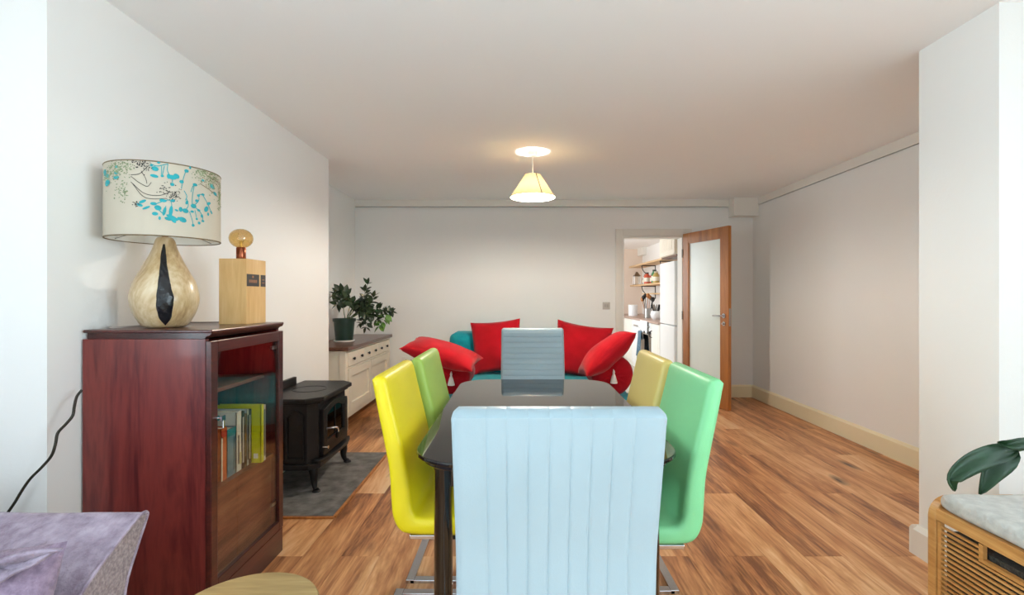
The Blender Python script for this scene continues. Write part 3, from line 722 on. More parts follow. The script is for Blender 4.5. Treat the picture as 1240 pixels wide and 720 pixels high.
for pts in ([(425, 95), (470, 110), (545, 95)], [(545, 95), (540, 140), (555, 175)], [(500, 110), (500, 180)], [(520, 110), (505, 180)], [(575, 200), (578, 250)], [(640, 275), (655, 200), (672, 150)], [(710, 300), (725, 260), (742, 248)],
            [(720, 400), (722, 330), (735, 255)], [(730, 400), (770, 360), (770, 320), (800, 318)], [(730, 400), (770, 430), (800, 470), (800, 505)], [(700, 440), (720, 500), (727, 535)], [(740, 430), (755, 490)], [(450, 390), (560, 360), (570, 470)],
            [(470, 420), (520, 460), (530, 400)], [(800, 318), (840, 380), (875, 445)], [(680, 350), (690, 400), (660, 440)], [(660, 290), (680, 330), (670, 360)]):
    twig(g, [uv(*p) for p in pts], .006)
g.build('teal_print', M['pr_teal'], sh)['kind'] = 'stuff'
tag(MB().tube(spline([(LX - .05, LY + .10, kz + .004), (LX - .12, LY + .04, kz + .004), (-1.58, 1.92, kz + .004), (-1.632, 1.98, kz + .004)], 6), .003, 6).build('lamp_cord', M['cord_white'], None, smooth=60), 'thin pale lamp flex lying behind the pear shaped lamp', 'cord')

# ------------------------------------------------------------------ bulb lamp on a wooden box
bx0, bx1, by0, by1, bz = -1.335, -1.213, 2.2, 2.37, kz
bh = .293
wl = thing('wooden_box_lamp', 'pale wooden bottle box with a bare amber bulb on top', 'lamp', ((bx0 + bx1) / 2, (by0 + by1) / 2, kz))
B('box', M['pine'], wl, bx0, bx1, by0, by1, kz, kz + bh, bevel=.002)
B('lid_edge', M['pine'], wl, bx1 - .0105, bx1 - .0085, by0 - .0008, by0 + .004, kz + .004, kz + bh - .002)
lm = plain('label_black', (38, 34, 34))
B('label', lm, wl, bx1 - .003, bx1 + .0008, by0 + .004, by0 + .108, kz + .17, kz + .225)
B('label', lm, wl, bx1 - .003, bx1 + .0008, by0 + .122, by0 + .166, kz + .17, kz + .225)
lg = plain('label_copper', (150, 96, 62))
lt = MB()
for k in range(6): lt.box(bx1 + .0006, bx1 + .0014, by0 + .022 + k * .0115, by0 + .022 + k * .0115 + .008, kz + .186, kz + .2)
lt.box(bx1 + .0006, bx1 + .0014, by0 + .048, by0 + .06, kz + .208, kz + .218)
lt.box(bx1 + .0006, bx1 + .0014, by0 + .133, by0 + .156, kz + .186, kz + .19).box(bx1 + .0006, bx1 + .0014, by0 + .133, by0 + .156, kz + .2, kz + .204)
lt.build('label_print', lg, wl)
ux, uy = -1.264, 2.25
MB().lathe([(.019, bh), (.02, bh + .002), (.02, bh + .05), (.017, bh + .054)], (ux, uy, kz), 24).build('bulb_holder', M['copper'], wl, smooth=40)
gl_ = MB(); bp_ = []
for k in range(15):
    t = math.pi * (k / 14); r_, z_ = .05 * math.sin(t), -.044 * math.cos(t)
    bp_.append((max(.0012, r_ if k > 2 else max(r_, .014)), bh + .09 + z_ + .004))
gl_.lathe(bp_, (ux, uy, kz), 28); gl_.build('bulb', M['amber'], wl, smooth=60)
MB().lathe([(.006, bh + .05), (.005, bh + .075), (.008, bh + .082)], (ux, uy, kz), 12).tube(spline([(ux + .012 * math.cos(k), uy + .012 * math.sin(k), kz + bh + .082 + .003 * k) for k in range(12)], 3), .0012, 5).build('filament', M['filament'], wl, smooth=60)
tag(MB().tube(spline([(-1.30, 2.375, kz + .003), (-1.36, 2.34, kz + .004), (-1.48, 2.30, kz + .004), (-1.6, 2.32, kz + .004)], 6), .0025, 6).build('box_lamp_cord', M['cord'], None, smooth=60), 'thin dark flex running behind the wooden box', 'cord')

# ------------------------------------------------------------------ stove on its hearth
he = tag(plate([(XL, 2.76), (-1.04, 2.76), (-1.04, 3.88), (XL, 3.88)], 0.0, .012).build('hearth_slab', M['slate'], None, bevel=.003), 'grey slate hearth slab under the iron stove', 'hearth')
tag(MB().box(XL, -1.03, 2.742, 2.76, 0, .01).box(-1.04, -1.022, 2.76, 3.895, 0, .01).build('hearth_edging', M['oak'], None, bevel=.002), 'thin wooden strip edging the slate hearth', 'edging')
HZ = .012
sv = thing('wood_stove', 'black cast iron wood stove on curved legs', 'stove', (-1.43, 3.38, HZ))
s0, s1, q0, q1 = -1.60, -1.275, 3.09, 3.67
def oct_(x0, x1, y0, y1, c): return [(x0, y0), (x1 - c, y0), (x1, y0 + c), (x1, y1 - c), (x1 - c, y1), (x0, y1)]
plate(oct_(s0, s1, q0, q1, .05), .17, .565).build('body', M['iron'], sv, bevel=.004)
plate(oct_(s0 - .01, s1 + .018, q0 - .02, q1 + .02, .055), .555, .57).build('top_moulding', M['iron'], sv, bevel=.004)
plate(oct_(s0 - .02, s1 + .042, q0 - .05, q1 + .06, .085), .572, .60).build('top_plate', M['iron'], sv, bevel=.006)
MB().tube([(-1.43 + .11 * math.cos(2 * math.pi * k / 32), 3.38 + .11 * math.sin(2 * math.pi * k / 32), .6) for k in range(33)], .003, 6).build('hotplate_ring', M['iron'], sv, smooth=60)
MB().prism([(3.10, .60), (3.10, .655), (3.56, .655), (3.56, .60)], lambda u, v, t: (t, u, v), -1.625, -1.6).build('back_plate', M['iron'], sv, bevel=.003)
plate(oct_(s0, s1 + .02, q0 - .02, q1 + .02, .055), .15, .185).build('base_moulding', M['iron'], sv, bevel=.006)
# bowed ash lip under the door
lip = [(s1 - .03, q0 + .02), (s1 + .03, q0 + .03), (s1 + .06, 3.38), (s1 + .03, q1 - .03), (s1 - .03, q1 - .02)]
plate([(p.x, p.y) for p in spline([(a, b_, 0) for a, b_ in lip], 6)], .185, .205).build('ash_lip', M['iron'], sv, smooth=40, bevel=.003)
for (x, y, dx, dy) in ((s1 - .03, q0 + .04, 1, -1), (s1 - .03, q1 - .04, 1, 1), (s0 + .04, q0 + .04, 0, -1), (s0 + .04, q1 - .04, 0, 1)):
    pth = [(x, y, .17), (x + .012 * dx, y + .012 * dy, .12), (x + .012 * dx, y + .01 * dy, .07), (x + .022 * dx, y + .02 * dy, .03), (x + .034 * dx, y + .03 * dy, HZ + .006)]
    MB().tube(spline(pth, 4), [.034 - .02 * min(1, k / 12) + (.006 if k > 13 else 0) for k in range(17)], 10).lathe([(.026, 0), (.026, .006), (.018, .012)], (x + .034 * dx, y + .03 * dy, HZ), 12).build('leg', M['iron'], sv, smooth=50)
# arched relief panels on the near side
def arch(u0, u1, z0, z1, rise, n=10):
    return [(u0, z0), (u1, z0), (u1, z1 - rise)] + [(u0 + (u1 - u0) * (1 - k / n), z1 - rise + rise * math.sin(math.pi * k / n)) for k in range(1, n)] + [(u0, z1 - rise)]
for a, b_ in ((-1.58, -1.47), (-1.455, -1.345)):
    po = arch(a, b_, .21, .52, .035); pi_ = arch(a + .012, b_ - .012, .222, .506, .03)
    mb = MB(); n_ = len(po)
    mb.rings([[Vector((u, q0 + .002, v)) for u, v in po], [Vector((u, q0 - .008, v)) for u, v in po], [Vector((u, q0 - .008, v)) for u, v in pi_], [Vector((u, q0 + .002, v)) for u, v in pi_]], cap=False)
    mb.build('side_relief', M['iron'], sv, smooth=40)
# door with arched window
da, db = q0 + .075, q1 - .075
po = arch(da, db, .215, .54, .03); pi_ = arch(da + .06, db - .06, .30, .50, .035)
mb = MB(); mb.rings([[Vector((x, u, v)) for u, v in pl] for x, pl in ((s1 - .002, po), (s1 + .024, po), (s1 + .03, [(u + (.012 if u < 3.38 else -.012), v * .985 + .006) for u, v in po]), (s1 + .026, pi_), (s1 + .006, pi_))], cap=False)
dr_ = mb.build('fire_door', M['iron'], sv, smooth=40)
MB().prism(pi_, lambda u, v, t: (t, u, v), s1 + .012, s1 + .015).build('stove_glass', glass('stove_glass', (120, 112, 108), .08), dr_)
MB().prism(pi_, lambda u, v, t: (t, u, v), s1 + .001, s1 + .004).build('fire_back', M['black'], dr_)
MB().tube([(s1 + .007, da + .09, .35), (s1 + .007, db - .12, .352)], .0055, 10).tube([(s1 + .007, da + .12, .33), (s1 + .007, db - .07, .33)], .0055, 10).build('log', M['log'], dr_, smooth=50)
B('ember_panel', M['firered'], dr_, s1 + .004, s1 + .006, da + .10, db - .1, .375, .46)
for yy in (da + .06, 3.38, db - .06): MB().tube([(s1 + .017, yy, .302), (s1 + .017, yy, .50 if yy == 3.38 else .468)], .006 if yy != 3.38 else .004, 8).build('mullion', M['iron'], dr_, smooth=50)
for z in (.30, .47): MB().tube([(s1 + .01, db + .012, z - .022), (s1 + .01, db + .012, z + .022)], .012, 10).build('door_hinge', M['iron'], dr_, smooth=40)
hnd = spline([(s1 + .026, da + .05, .375), (s1 + .07, da + .06, .38), (s1 + .085, da + .08, .37), (s1 + .078, da + .10, .33), (s1 + .07, da + .11, .30)], 5)
MB().tube(hnd[:14], .007, 10).build('handle_arm', M['chrome'], dr_, smooth=50)
MB().tube(hnd[13:], [.007, .012, .013, .013, .013, .012, .011, .008][:len(hnd[13:])], 10).build('handle_grip', M['black'], dr_, smooth=50)
MB().tube([(s1 + .02, da + .0, .27), (s1 + .055, da + .0, .27)], [.006, .011], 10).build('air_knob', M['chrome'], sv, smooth=50)

# ------------------------------------------------------------------ cream sideboard in the alcove
a0, a1, b0, b1, az = -1.995, -1.575, 4.5, 6.02, .735
sb = thing('sideboard', 'cream painted sideboard with dark wooden top and black knobs', 'sideboard', ((a0 + a1) / 2, (b0 + b1) / 2, 0))
B('top', M['walnut'], sb, a0 - .005, a1 + .03, b0 - .03, b1 + .005, az, az + .035, bevel=.006)
B('carcass', M['cream'], sb, a0, a1 - .02, b0, b1, .11, az, bevel=.002)
for y0, y1 in ((b0, b0 + .06), (b1 - .06, b1)):
    for x0, x1 in ((a0, a0 + .05), (a1 - .06, a1 - .002)): B('corner_post', M['cream'], sb, x0, x1, y0 - (.004 if y0 == b0 else 0), y1 + (.0 if y0 == b0 else .004), 0, az, bevel=.003)
B('bottom_rail', M['cream'], sb, a1 - .022, a1 - .004, b0 + .06, b1 - .06, .11, .155, bevel=.003)
B('mid_rail', M['cream'], sb, a1 - .022, a1 - .004, b0 + .06, b1 - .06, .56, .575)
B('top_rail', M['cream'], sb, a1 - .022, a1 - .004, b0 + .06, b1 - .06, .715, az)
yi0, yi1 = b0 + .062, b1 - .062; n_ = 6; wd = (yi1 - yi0) / n_
for k in range(n_):
    y0, y1 = yi0 + k * wd + .004, yi0 + (k + 1) * wd - .004
    dw = B('drawer', M['cream'], sb, a1 - .03, a1 + .004, y0, y1, .582, .71, bevel=.004)
    MB().tube([(a1, (y0 + y1) / 2, .645), (a1 + .012, (y0 + y1) / 2, .645), (a1 + .016, (y0 + y1) / 2, .645), (a1 + .028, (y0 + y1) / 2, .645)], [.006, .006, .015, .012], 12).build('knob', M['black'], dw, smooth=40)
ym = (yi0 + yi1) / 2
for y0, y1 in ((yi0 + .003, ym - .003), (ym + .003, yi1 - .003)):
    z0, z1, st = .158, .557, .075
    y0 += .003; y1 -= .003; mb = MB().box(a1 - .022, a1 + .004, y0, y0 + st, z0, z1).box(a1 - .022, a1 + .004, y1 - st, y1, z0, z1).box(a1 - .022, a1 + .004, y0 + st, y1 - st, z0, z0 + st).box(a1 - .022, a1 + .004, y0 + st, y1 - st, z1 - st, z1)
    dw = mb.build('door', M['cream'], sb, bevel=.003)
    B('door_panel', M['cream'], dw, a1 - .03, a1 - .018, y0 + st - .01, y1 - st + .01, z0 + st - .01, z1 - st + .01)

# leafy plant in a green pot
px_, py_, pz0 = -1.785, 5.05, az + .035
pl = thing('potted_plant', 'leafy trailing plant in a dark green pot on the sideboard', 'plant', (px_, py_, pz0))
MB().lathe([(.09, 0), (.1, .004), (.105, .018), (.1, .018), (.088, .006)], (px_, py_, pz0), 28).build('saucer', M['white'], pl, smooth=40)
MB().lathe([(.08, .008), (.085, .012), (.102, .205), (.112, .205), (.113, .235), (.104, .235), (.1, .2), (.09, .19)], (px_, py_, pz0), 32, cap=False).build('pot', M['pot_green'], pl, smooth=40)
MB().lathe([(.001, .2), (.1, .198)], (px_, py_, pz0), 20, cap=False).build('soil', M['soil'], pl)
lv = MB()
n_ = 6; ring_l = []
for k in range(n_ + 1):
    t = k / n_; hw = .5 * math.sin(math.pi * min(1, t ** .8)) * .9 + (.0 if 0 < k < n_ else .004)
    ring_l.append([Vector((-hw * .62, t, .05 * math.sin(t * 3) + .09 * hw)), Vector((0, t, .05 * math.sin(t * 3))), Vector((hw * .62, t, .05 * math.sin(t * 3) + .09 * hw))])
lv.rings(ring_l, close=False, cap=False)
leafmesh = {}
def leaf_obj(parent, m, base, direction, size, roll=0.0, ref=None):
    key = m.name
    if key not in leafmesh:
        o = MB(); o.v = [v.copy() for v in lv.v]; o.f = [list(f) for f in lv.f]
        o = o.build('leaf', m, None, smooth=80); leafmesh[key] = o.data
    else:
        o = bpy.data.objects.new('leaf', leafmesh[key]); col.objects.link(o)
    attach(o, parent)
    d_ = Vector(direction).normalized(); up = Vector((0, -.5, 1)); x = d_.cross(up)
    if x.length < 1e-3: x = Vector((1, 0, 0))
    x.normalize(); z = x.cross(d_)
    m3 = Matrix((x, d_, z)).transposed() @ Matrix.Rotation(roll, 3, 'Y')
    o.matrix_basis = Matrix.Translation(base) @ (m3 @ Matrix.Diagonal((size, size, size))).to_4x4()
    return o
rn = random.Random(11)
stems = [([(418, 386), (416, 372), (419, 358), (412, 352), (406, 356)], 5.2, 'leaf', .09),
         ([(421, 386), (428, 374), (422, 362), (414, 362), (408, 368)], 5.1, 'leaf', .085),
         ([(424, 386), (436, 374), (441, 360), (445, 344)], 5.25, 'leaf', .075),
         ([(422, 386), (434, 376), (440, 372), (442, 352)], 5.3, 'leaf', .075),
         ([(424, 386), (440, 374), (450, 366), (452, 360)], 5.15, 'leaf', .08),
         ([(424, 386), (434, 380), (444, 376), (456, 386)], 5.2, 'leaf', .075),
         ([(420, 386), (426, 374), (432, 372), (446, 368)], 5.25, 'leaf', .08),
         ([(424, 386), (438, 376), (452, 374), (463, 374)], 5.2, 'leaf', .075),
         ([(424, 386), (436, 378), (446, 382), (443, 396)], 5.1, 'leaf', .07),
         ([(422, 386), (428, 372), (436, 372), (450, 380)], 5.2, 'leaf', .08),
         ([(420, 386), (424, 370), (430, 366), (438, 376)], 5.2, 'leaf', .085),
         ([(424, 386), (436, 376), (442, 384), (437, 391)], 5.25, 'leaf', .07),
         ([(424, 386), (444, 372), (462, 380), (470, 376), (474, 377)], 5.15, 'leaf', .065),
         ([(468, 379), (464, 388), (459, 395)], 5.15, 'leaf_new', .085)]
for pts, Y, mk, sz in stems:
    pa = spline([P(a, b_, Y - .13 + .01 * i) for i, (a, b_) in enumerate(pts)], 6)
    if mk == 'leaf': MB().tube(pa, [.0045 - .003 * i / len(pa) for i in range(len(pa))], 6).build('stem', M['stem'], pl, smooth=60)
    st_ = 6 if mk == 'leaf' else 1
    for i in range(st_, len(pa), 2 if mk == 'leaf' else 2):
        d_ = (pa[min(i + 1, len(pa) - 1)] - pa[i - 1]).normalized()
        for s_ in (-1, 1):
            sd = d_.cross(Vector((0, -1, .2))).normalized() * s_
            dirn = d_ * .55 + sd * .8 + Vector((rn.uniform(-.25, .25), rn.uniform(-.5, .3), rn.uniform(-.2, .25)))
            leaf_obj(pl, M[mk], pa[i], dirn, sz * rn.uniform(.75, 1.15), rn.uniform(-.9, .9))
    leaf_obj(pl, M[mk], pa[-1], pa[-1] - pa[-2], sz)

# ------------------------------------------------------------------ sofa
f0, f1, g0, g1, sz_ = -.80, 1.0, 4.14, 5.98, .37
sf = thing('sofa', 'low sofa covered with a teal throw against the back wall', 'sofa', ((f0 + f1) / 2, (g0 + g1) / 2, 0))
def puffy(x0, x1, y0, y1, z0, z1, r=.05, amp=.008, seed=0, n=18):
    bm = bmesh.new(); bmesh.ops.create_cube(bm, size=1)
    bmesh.ops.subdivide_edges(bm, edges=bm.edges, cuts=n, use_grid_fill=True)
    mb = MB(); cx_, cy_, cz_ = (x0 + x1) / 2, (y0 + y1) / 2, (z0 + z1) / 2
    hx_, hy_, hz_ = (x1 - x0) / 2, (y1 - y0) / 2, (z1 - z0) / 2
    for v in bm.verts:
        p = Vector((v.co.x * 2 * hx_, v.co.y * 2 * hy_, v.co.z * 2 * hz_))
        q = Vector((max(-hx_ + r, min(hx_ - r, p.x)), max(-hy_ + r, min(hy_ - r, p.y)), max(-hz_ + r, min(hz_ - r, p.z))))
        d_ = p - q
        if d_.length > 1e-6: p = q + d_.normalized() * min(r, d_.length)
        w_ = Vector((cx_, cy_, cz_)) + p
        w_ += noise.noise_vector(w_ * 6 + Vector((seed, 0, 0))) * amp + noise.noise_vector(w_ * 17 + Vector((seed, 3, 0))) * amp * .35
        mb.v.append(w_)
    bm.verts.index_update(); mb.f = [[v.index for v in f.verts] for f in bm.faces]; bm.free()
    return mb
puffy(f0 + .05, f1 - .05, g0 + .06, g1 - .1, .07, .22, .02, 0).build('frame', M['black'], sf)
puffy(f0, f1, g0, 5.74, .14, sz_, .06, .014, 1, 26).build('seat_cover', M['teal'], sf, smooth=80)
puffy(f0 + .0, f1 - .02, 5.62, g1, .15, .815, .085, .012, 5, 26).build('backrest', M['teal'], sf, smooth=80)
for x in (f0 + .1, f1 - .1):
    for y in (g0 + .12, g1 - .15): MB().lathe([(.02, 0), (.028, .08)], (x, y, 0), 12).build('leg', M['black'], sf, smooth=40)

def pillow(name, label, c_, xa, ya, wd, hg, th, m, group, pinch=.10, seed=0, fold=None, ear=.0):
    xa = Vector(xa).normalized(); ya = Vector(ya); ya = (ya - xa * ya.dot(xa)).normalized(); na = xa.cross(ya)
    n = 22; mb = MB(); c_ = Vector(c_)
    for side in (1, -1):
        idx = {}
        for i in range(n + 1):
            for j in range(n + 1):
                u, v = -1 + 2 * i / n, -1 + 2 * j / n
                x = u * (1 - pinch * (1 - v * v) * abs(u)); y = v * (1 - pinch * (1 - u * u) * abs(v))
                hgt = ((1 - u * u) * (1 - v * v)) ** .42
                p = c_ + xa * (x * wd / 2) + ya * (y * hg / 2) + na * side * hgt * th / 2
                p += noise.noise_vector(p * 7 + Vector((seed, side, 0))) * .012 * min(1, hgt * 2)
                if fold: p += na * fold * max(0, v) ** 2 * (u)
                mb.v.append(p)
        o = 0 if side == 1 else (n + 1) ** 2
        for i in range(n):
            for j in range(n):
                a = o + i * (n + 1) + j; q = [a, a + n + 1, a + n + 2, a + 1]
                mb.f.append(q if side == 1 else q[::-1])
    # weld the rim
    bm = bmesh.new(); vv = [bm.verts.new(p) for p in mb.v]
    for f in mb.f: bm.faces.new([vv[i] for i in f])
    bmesh.ops.remove_doubles(bm, verts=bm.verts, dist=.0008)
    bm.verts.index_update(); m2 = MB(); m2.v = [v.co.copy() for v in bm.verts]; m2.f = [[v.index for v in f.verts] for f in bm.faces]; bm.free()
    return tag(m2.build(name, m, None, smooth=80), label, 'cushion', group)
GC = 'red cushions on the teal sofa'
a, b_, c_ = P(571, 449, 5.42), P(608, 449, 5.42), P(600, 419, 5.5)
pillow('red_cushion', 'upright square red cushion behind the pale blue chair, beside the bare sofa corner', P(602, 419, 5.50), P(628, 415, 5.5) - P(571, 420, 5.5), Vector((-.05, .22, 1)), .56, .58, .17, M['red'], GC, .07, 1)
pillow('red_cushion', 'red cushion lying tilted over the bolster near the lime chair', P(536, 428, 4.42), P(580, 444, 4.38) - P(493, 417, 4.46), Vector((.12, .98, .16)), .67, .42, .19, M['red'], GC, .08, 2)
pillow('red_cushion', 'upright creased red cushion between blue chair and leaning cushion', P(703, 424, 5.40), P(737, 429, 5.3) - P(672, 417, 5.4), Vector((.0, .22, 1)), .62, .60, .18, M['red'], GC, .09, 3, fold=.04)
pillow('red_cushion', 'plump red cushion leaning on the bolster below the doorway', P(734, 428, 4.36), P(763, 403, 4.4) - P(706, 453, 4.33), Vector((.25, .95, .2)), .57, .36, .22, M['red'], GC, .06, 4)
def bolster(label, cx_, cz_, y0, y1, r):
    t = thing('bolster', label, 'bolster', (cx_, (y0 + y1) / 2, cz_ - r), group='red tasselled bolsters on the sofa')
    L = y1 - y0; rings = []
    pr = [(0.012, 0), (.35, -.012), (.7, -.012), (.9, .004), (.985, .03), (1, .07), (1.01, L * .5), (1, L - .07), (.985, L - .03), (.9, L - .004), (.35, L), (.012, L)]
    pp = spline([(a, b_, 0) for a, b_ in pr], 3)
    for q in pp:
        ring = []
        for k in range(40):
            t_ = 2 * math.pi * k / 40
            gather = 1 + (.02 * math.sin(t_ * 14) if q.x < .95 else 0)
            rr = r * q.x * gather * (1 + .02 * math.sin(t_ * 3 + q.y * 5))
            dy = .006 * math.sin(t_ * 14) * (1 - abs(2 * q.x - 1)) if q.x < .98 else 0
            ring.append(Vector((cx_ + rr * math.cos(t_), y0 + q.y + dy, cz_ + rr * math.sin(t_))))
        rings.append(ring)
    MB().rings(rings).build('bolster_cover', M['red'], t, smooth=70)
    ts = thing_part = MB().lathe([(.004, .02), (.009, .012), (.011, 0), (.008, -.01), (.018, -.035), (.032, -.088), (.03, -.094), (.002, -.092)], (cx_, y0 - .045, cz_ + .035), 18)
    ts.tube([(cx_, y0 - .002, cz_ + .02), (cx_, y0 - .03, cz_ + .058), (cx_, y0 - .045, cz_ + .05)], .004, 6)
    ts.build('tassel', M['white_fabric'], t, smooth=50)
    return t
bolster('red bolster with white tassel at the doorway side of the sofa', .82, sz_ + .165, 4.35, 4.9, .185)
bolster('red bolster with white tassel at the sideboard side of the sofa', -.595, sz_ + .145, 4.36, 4.9, .16)

# ------------------------------------------------------------------ pendant lamp
LXp, LYp = .108, 4.03
pd = thing('pendant_lamp', 'lit conical cream pendant lamp hanging from the ceiling', 'lamp', (LXp, LYp, 2.0))
MB().lathe([(.036, CEIL), (.04, CEIL - .012), (.036, CEIL - .03), (.012, CEIL - .034)], (LXp, LYp, 0), 28).build('ceiling_rose', M['white'], pd, smooth=40)
MB().tube([(LXp, LYp, CEIL - .03), (LXp, LYp, 2.19)], .0035, 8).build('flex', M['white'], pd, smooth=60)
MB().lathe([(.018, 2.2), (.02, 2.19), (.02, 2.14), (.016, 2.135)], (LXp, LYp, 0), 16).build('bulb_holder', M['white'], pd, smooth=40)
SZ0, SZ1 = 2.035, 2.218
ss = MB().rings([[Vector((LXp + r_ * math.cos(2 * math.pi * i / 48), LYp + r_ * math.sin(2 * math.pi * i / 48), z)) for i in range(48)] for r_, z in ((.182, SZ0), (.065, SZ1))], cap=False).build('pendant_shade', M['pend_shade'], pd, smooth=60)
MB().tube([(LXp + .182 * math.cos(2 * math.pi * i / 48), LYp + .182 * math.sin(2 * math.pi * i / 48), SZ0) for i in range(49)], .002, 6).build('shade_rim', M['white'], ss, smooth=60)
t_ = R(-68); MB().bar([(LXp + .1825 * math.cos(t_), LYp + .1825 * math.sin(t_), SZ0), (LXp + .0655 * math.cos(t_), LYp + .0655 * math.sin(t_), SZ1)], .006, .002, wdir=(math.sin(t_), -math.cos(t_), 0)).build('shade_seam', M['pr_brown'], ss)
MB().lathe([(.014, 2.15), (.022, 2.135), (.026, 2.12), (.022, 2.105), (.01, 2.099), (.001, 2.098)], (LXp, LYp, 0), 20).build('bulb', M['bulb_on'], pd, smooth=60)
pt = bpy.data.lights.new('pendant_light', 'POINT'); pt.energy = 66; pt.color = (1.0, .93, .83); pt.shadow_soft_size = .03
po_ = bpy.data.objects.new('pendant_light', pt); col.objects.link(po_); po_.location = (LXp, LYp, 2.04 + .0); po_.location.z = 2.065

# ------------------------------------------------------------------ armchair with its arm towards the cabinet
ac = thing('purple_armchair', 'purple chenille armchair with a flared arm beside the mahogany cabinet', 'armchair', (-1.55, .95, 0))
prof = spline([(1.33, .06, 0), (1.335, .3, 0), (1.345, .44, 0), (1.385, .53, 0), (1.42, .595, 0), (1.425, .612, 0), (1.41, .618, 0), (1.385, .611, 0), (1.32, .578, 0), (1.25, .537, 0), (1.19, .49, 0), (1.155, .44, 0), (1.14, .38, 0), (1.13, .06, 0)], 4)
xa0, xa1 = -2.2, -1.075
mb = MB(); rings = []
for k in range(25):
    x = xa0 + (xa1 - xa0) * k / 24
    rings.append([Vector((x, p.x + .004 * noise.noise(Vector((x * 9, p.x * 9, p.y * 9))), p.y + .004 * noise.noise(Vector((x * 8 + 5, p.x * 9, p.y * 9))))) for p in prof])
mb.rings(rings)
am = mb.build('arm', M['purple'], ac, smooth=60)
# front panel of the arm in a coarser weave with piping
fp = [p + Vector((0, 0, 0)) for p in prof]
MB().prism([(p.x, p.y) for p in fp], lambda u, v, t: (t, u, v), xa1 - .002, xa1 + .006).build('arm_front', M['purple_dark'], am)
MB().tube([(xa1 + .004, p.x, p.y) for p in fp], .005, 6).build('piping', M['purple'], am, smooth=60)
mb = MB(); rings = []
for k in range(13):
    x = xa0 + (xa1 - xa0) * k / 12
    rings.append([Vector((x, .55 - (p.x - 1.13) * 1.0 - .02, p.y)) for p in prof])
mb.rings(rings).build('arm', M['purple'], ac, smooth=60)
puffy(-2.0, -1.06, .545, 1.14, .2, .42, .05, .004, 3, 14).build('seat_cushion', M['purple'], ac, smooth=80)
puffy(-2.05, -1.09, .54, 1.14, .06, .21, .02, .0, 3, 6).build('base', M['purple_dark'], ac, smooth=80)
puffy(-2.28, -2.0, .3, 1.40, .06, .84, .07, .004, 4, 14).build('backrest', M['purple'], ac, smooth=80)
pillow('mauve_cushion', 'mauve cushion propped in the purple armchair', P(-57, 783, 1.10), (1, .04, .05), (0.06, .35, 1), .40, .40, .13, M['cush_purple'], None, .05, 8)
# folded scarf over the cushion
rings = []
for k in range(19):
    t = k / 18; px = -30 + 106 * t
    py = 680 - 4 * math.sin(t * 9.0) * (1 - t) - 23 * t ** 1.5
    c0 = P(px, py, 1.135 - .02 * t); ring = []
    wd = .026 * (1 - t ** 3) + .003
    for j in range(9):
        s_ = -1 + 2 * j / 8
        ring.append(c0 + Vector((.01 * s_, -.045 * abs(s_) * (1 - t) - .01, s_ * wd - .012 + .010 * math.sin(s_ * 7 + k * .7) * (1 - t))))
    rings.append(ring)
tag(MB().rings(rings, close=False, cap=False).build('folded_scarf', M['purple'], None, smooth=80, solid=.008), 'crumpled lilac grey scarf lying over the mauve cushion', 'scarf')

# round pale stool in front of the cabinet
st = thing('round_stool', 'round pale wooden stool in front of the mahogany cabinet', 'stool', (-.718, 1.278, 0))
MB().lathe([(.15, .385), (.178, .39), (.187, .398), (.188, .412), (.184, .42), (.001, .42)], (-.718, 1.278, 0), 56, cap=True).build('seat', M['stooltop'], st, smooth=40)
for k in range(4):
    t = R(45 + 90 * k); MB().tube([(-.718 + .11 * math.cos(t), 1.278 + .11 * math.sin(t), .39), (-.718 + .15 * math.cos(t), 1.278 + .15 * math.sin(t), 0)], [.018, .013], 12).build('leg', M['stooltop'], st, smooth=40)

# black cord dropping behind the armchair
cp = [(99, 472, 1.80), (93, 480, 1.78), (90, 492, 1.72), (88, 503, 1.70), (80, 513, 1.695), (70, 524, 1.69), (67, 538, 1.685), (62, 552, 1.685), (50, 566, 1.69), (37, 579, 1.69), (27, 593, 1.69), (18, 608, 1.69), (8, 623, 1.69), (0, 640, 1.69), (-6, 700, 1.66)]
tag(MB().tube(spline([P(*c) for c in cp], 5), .0045, 8).build('power_cord', M['cord'], None, smooth=60), 'dark power cord trailing down the wall from the mahogany cabinet', 'cord')

# ------------------------------------------------------------------ bamboo bench and its plant
n0, n1, e0, e1 = 1.54, 1.93, .82, 1.87
bn = thing('shoe_bench', 'bamboo storage bench with slatted baskets and grey cushion', 'bench', ((n0 + n1) / 2, (e0 + e1) / 2, 0))
for y0, y1 in ((e0, e0 + .035), (e1 - .035, e1)):
    pts = [(n0, 0), (n0, .40)] + [(n0 + .075 - .075 * math.cos(R(a)), .412 + .075 * math.sin(R(a))) for a in range(0, 91, 15)] + [(n1 - .075 + .075 * math.sin(R(a)), .412 + .075 * math.cos(R(a))) for a in range(0, 91, 15)] + [(n1, .40), (n1, 0)]
    th_ = .024; inn = [(n1 - th_, 0), (n1 - th_, .40)] + [(n1 - .075 + (.075 - th_) * math.cos(R(a)), .412 + (.075 - th_) * math.sin(R(a))) for a in range(0, 91, 15)] + [(n0 + .075 - (.075 - th_) * math.sin(R(a)), .412 + (.075 - th_) * math.cos(R(a))) for a in range(0, 91, 15)] + [(n0 + th_, .40), (n0 + th_, 0)]
    MB().prism(pts + inn, lambda u, v, t: (u, t, v), y0, y1).build('end_frame', M['bamboo'], bn, smooth=40, bevel=.003)
B('front_rail', M['bamboo'], bn, n0 + .001, n0 + .02, e0 + .035, e1 - .035, .408, .45, bevel=.002)
B('rear_rail', M['bamboo'], bn, n1 - .02, n1 - .001, e0 + .035, e1 - .035, .408, .45, bevel=.002)
B('bottom_rail', M['bamboo'], bn, n0 + .001, n0 + .02, e0 + .035, e1 - .035, .05, .075, bevel=.002)
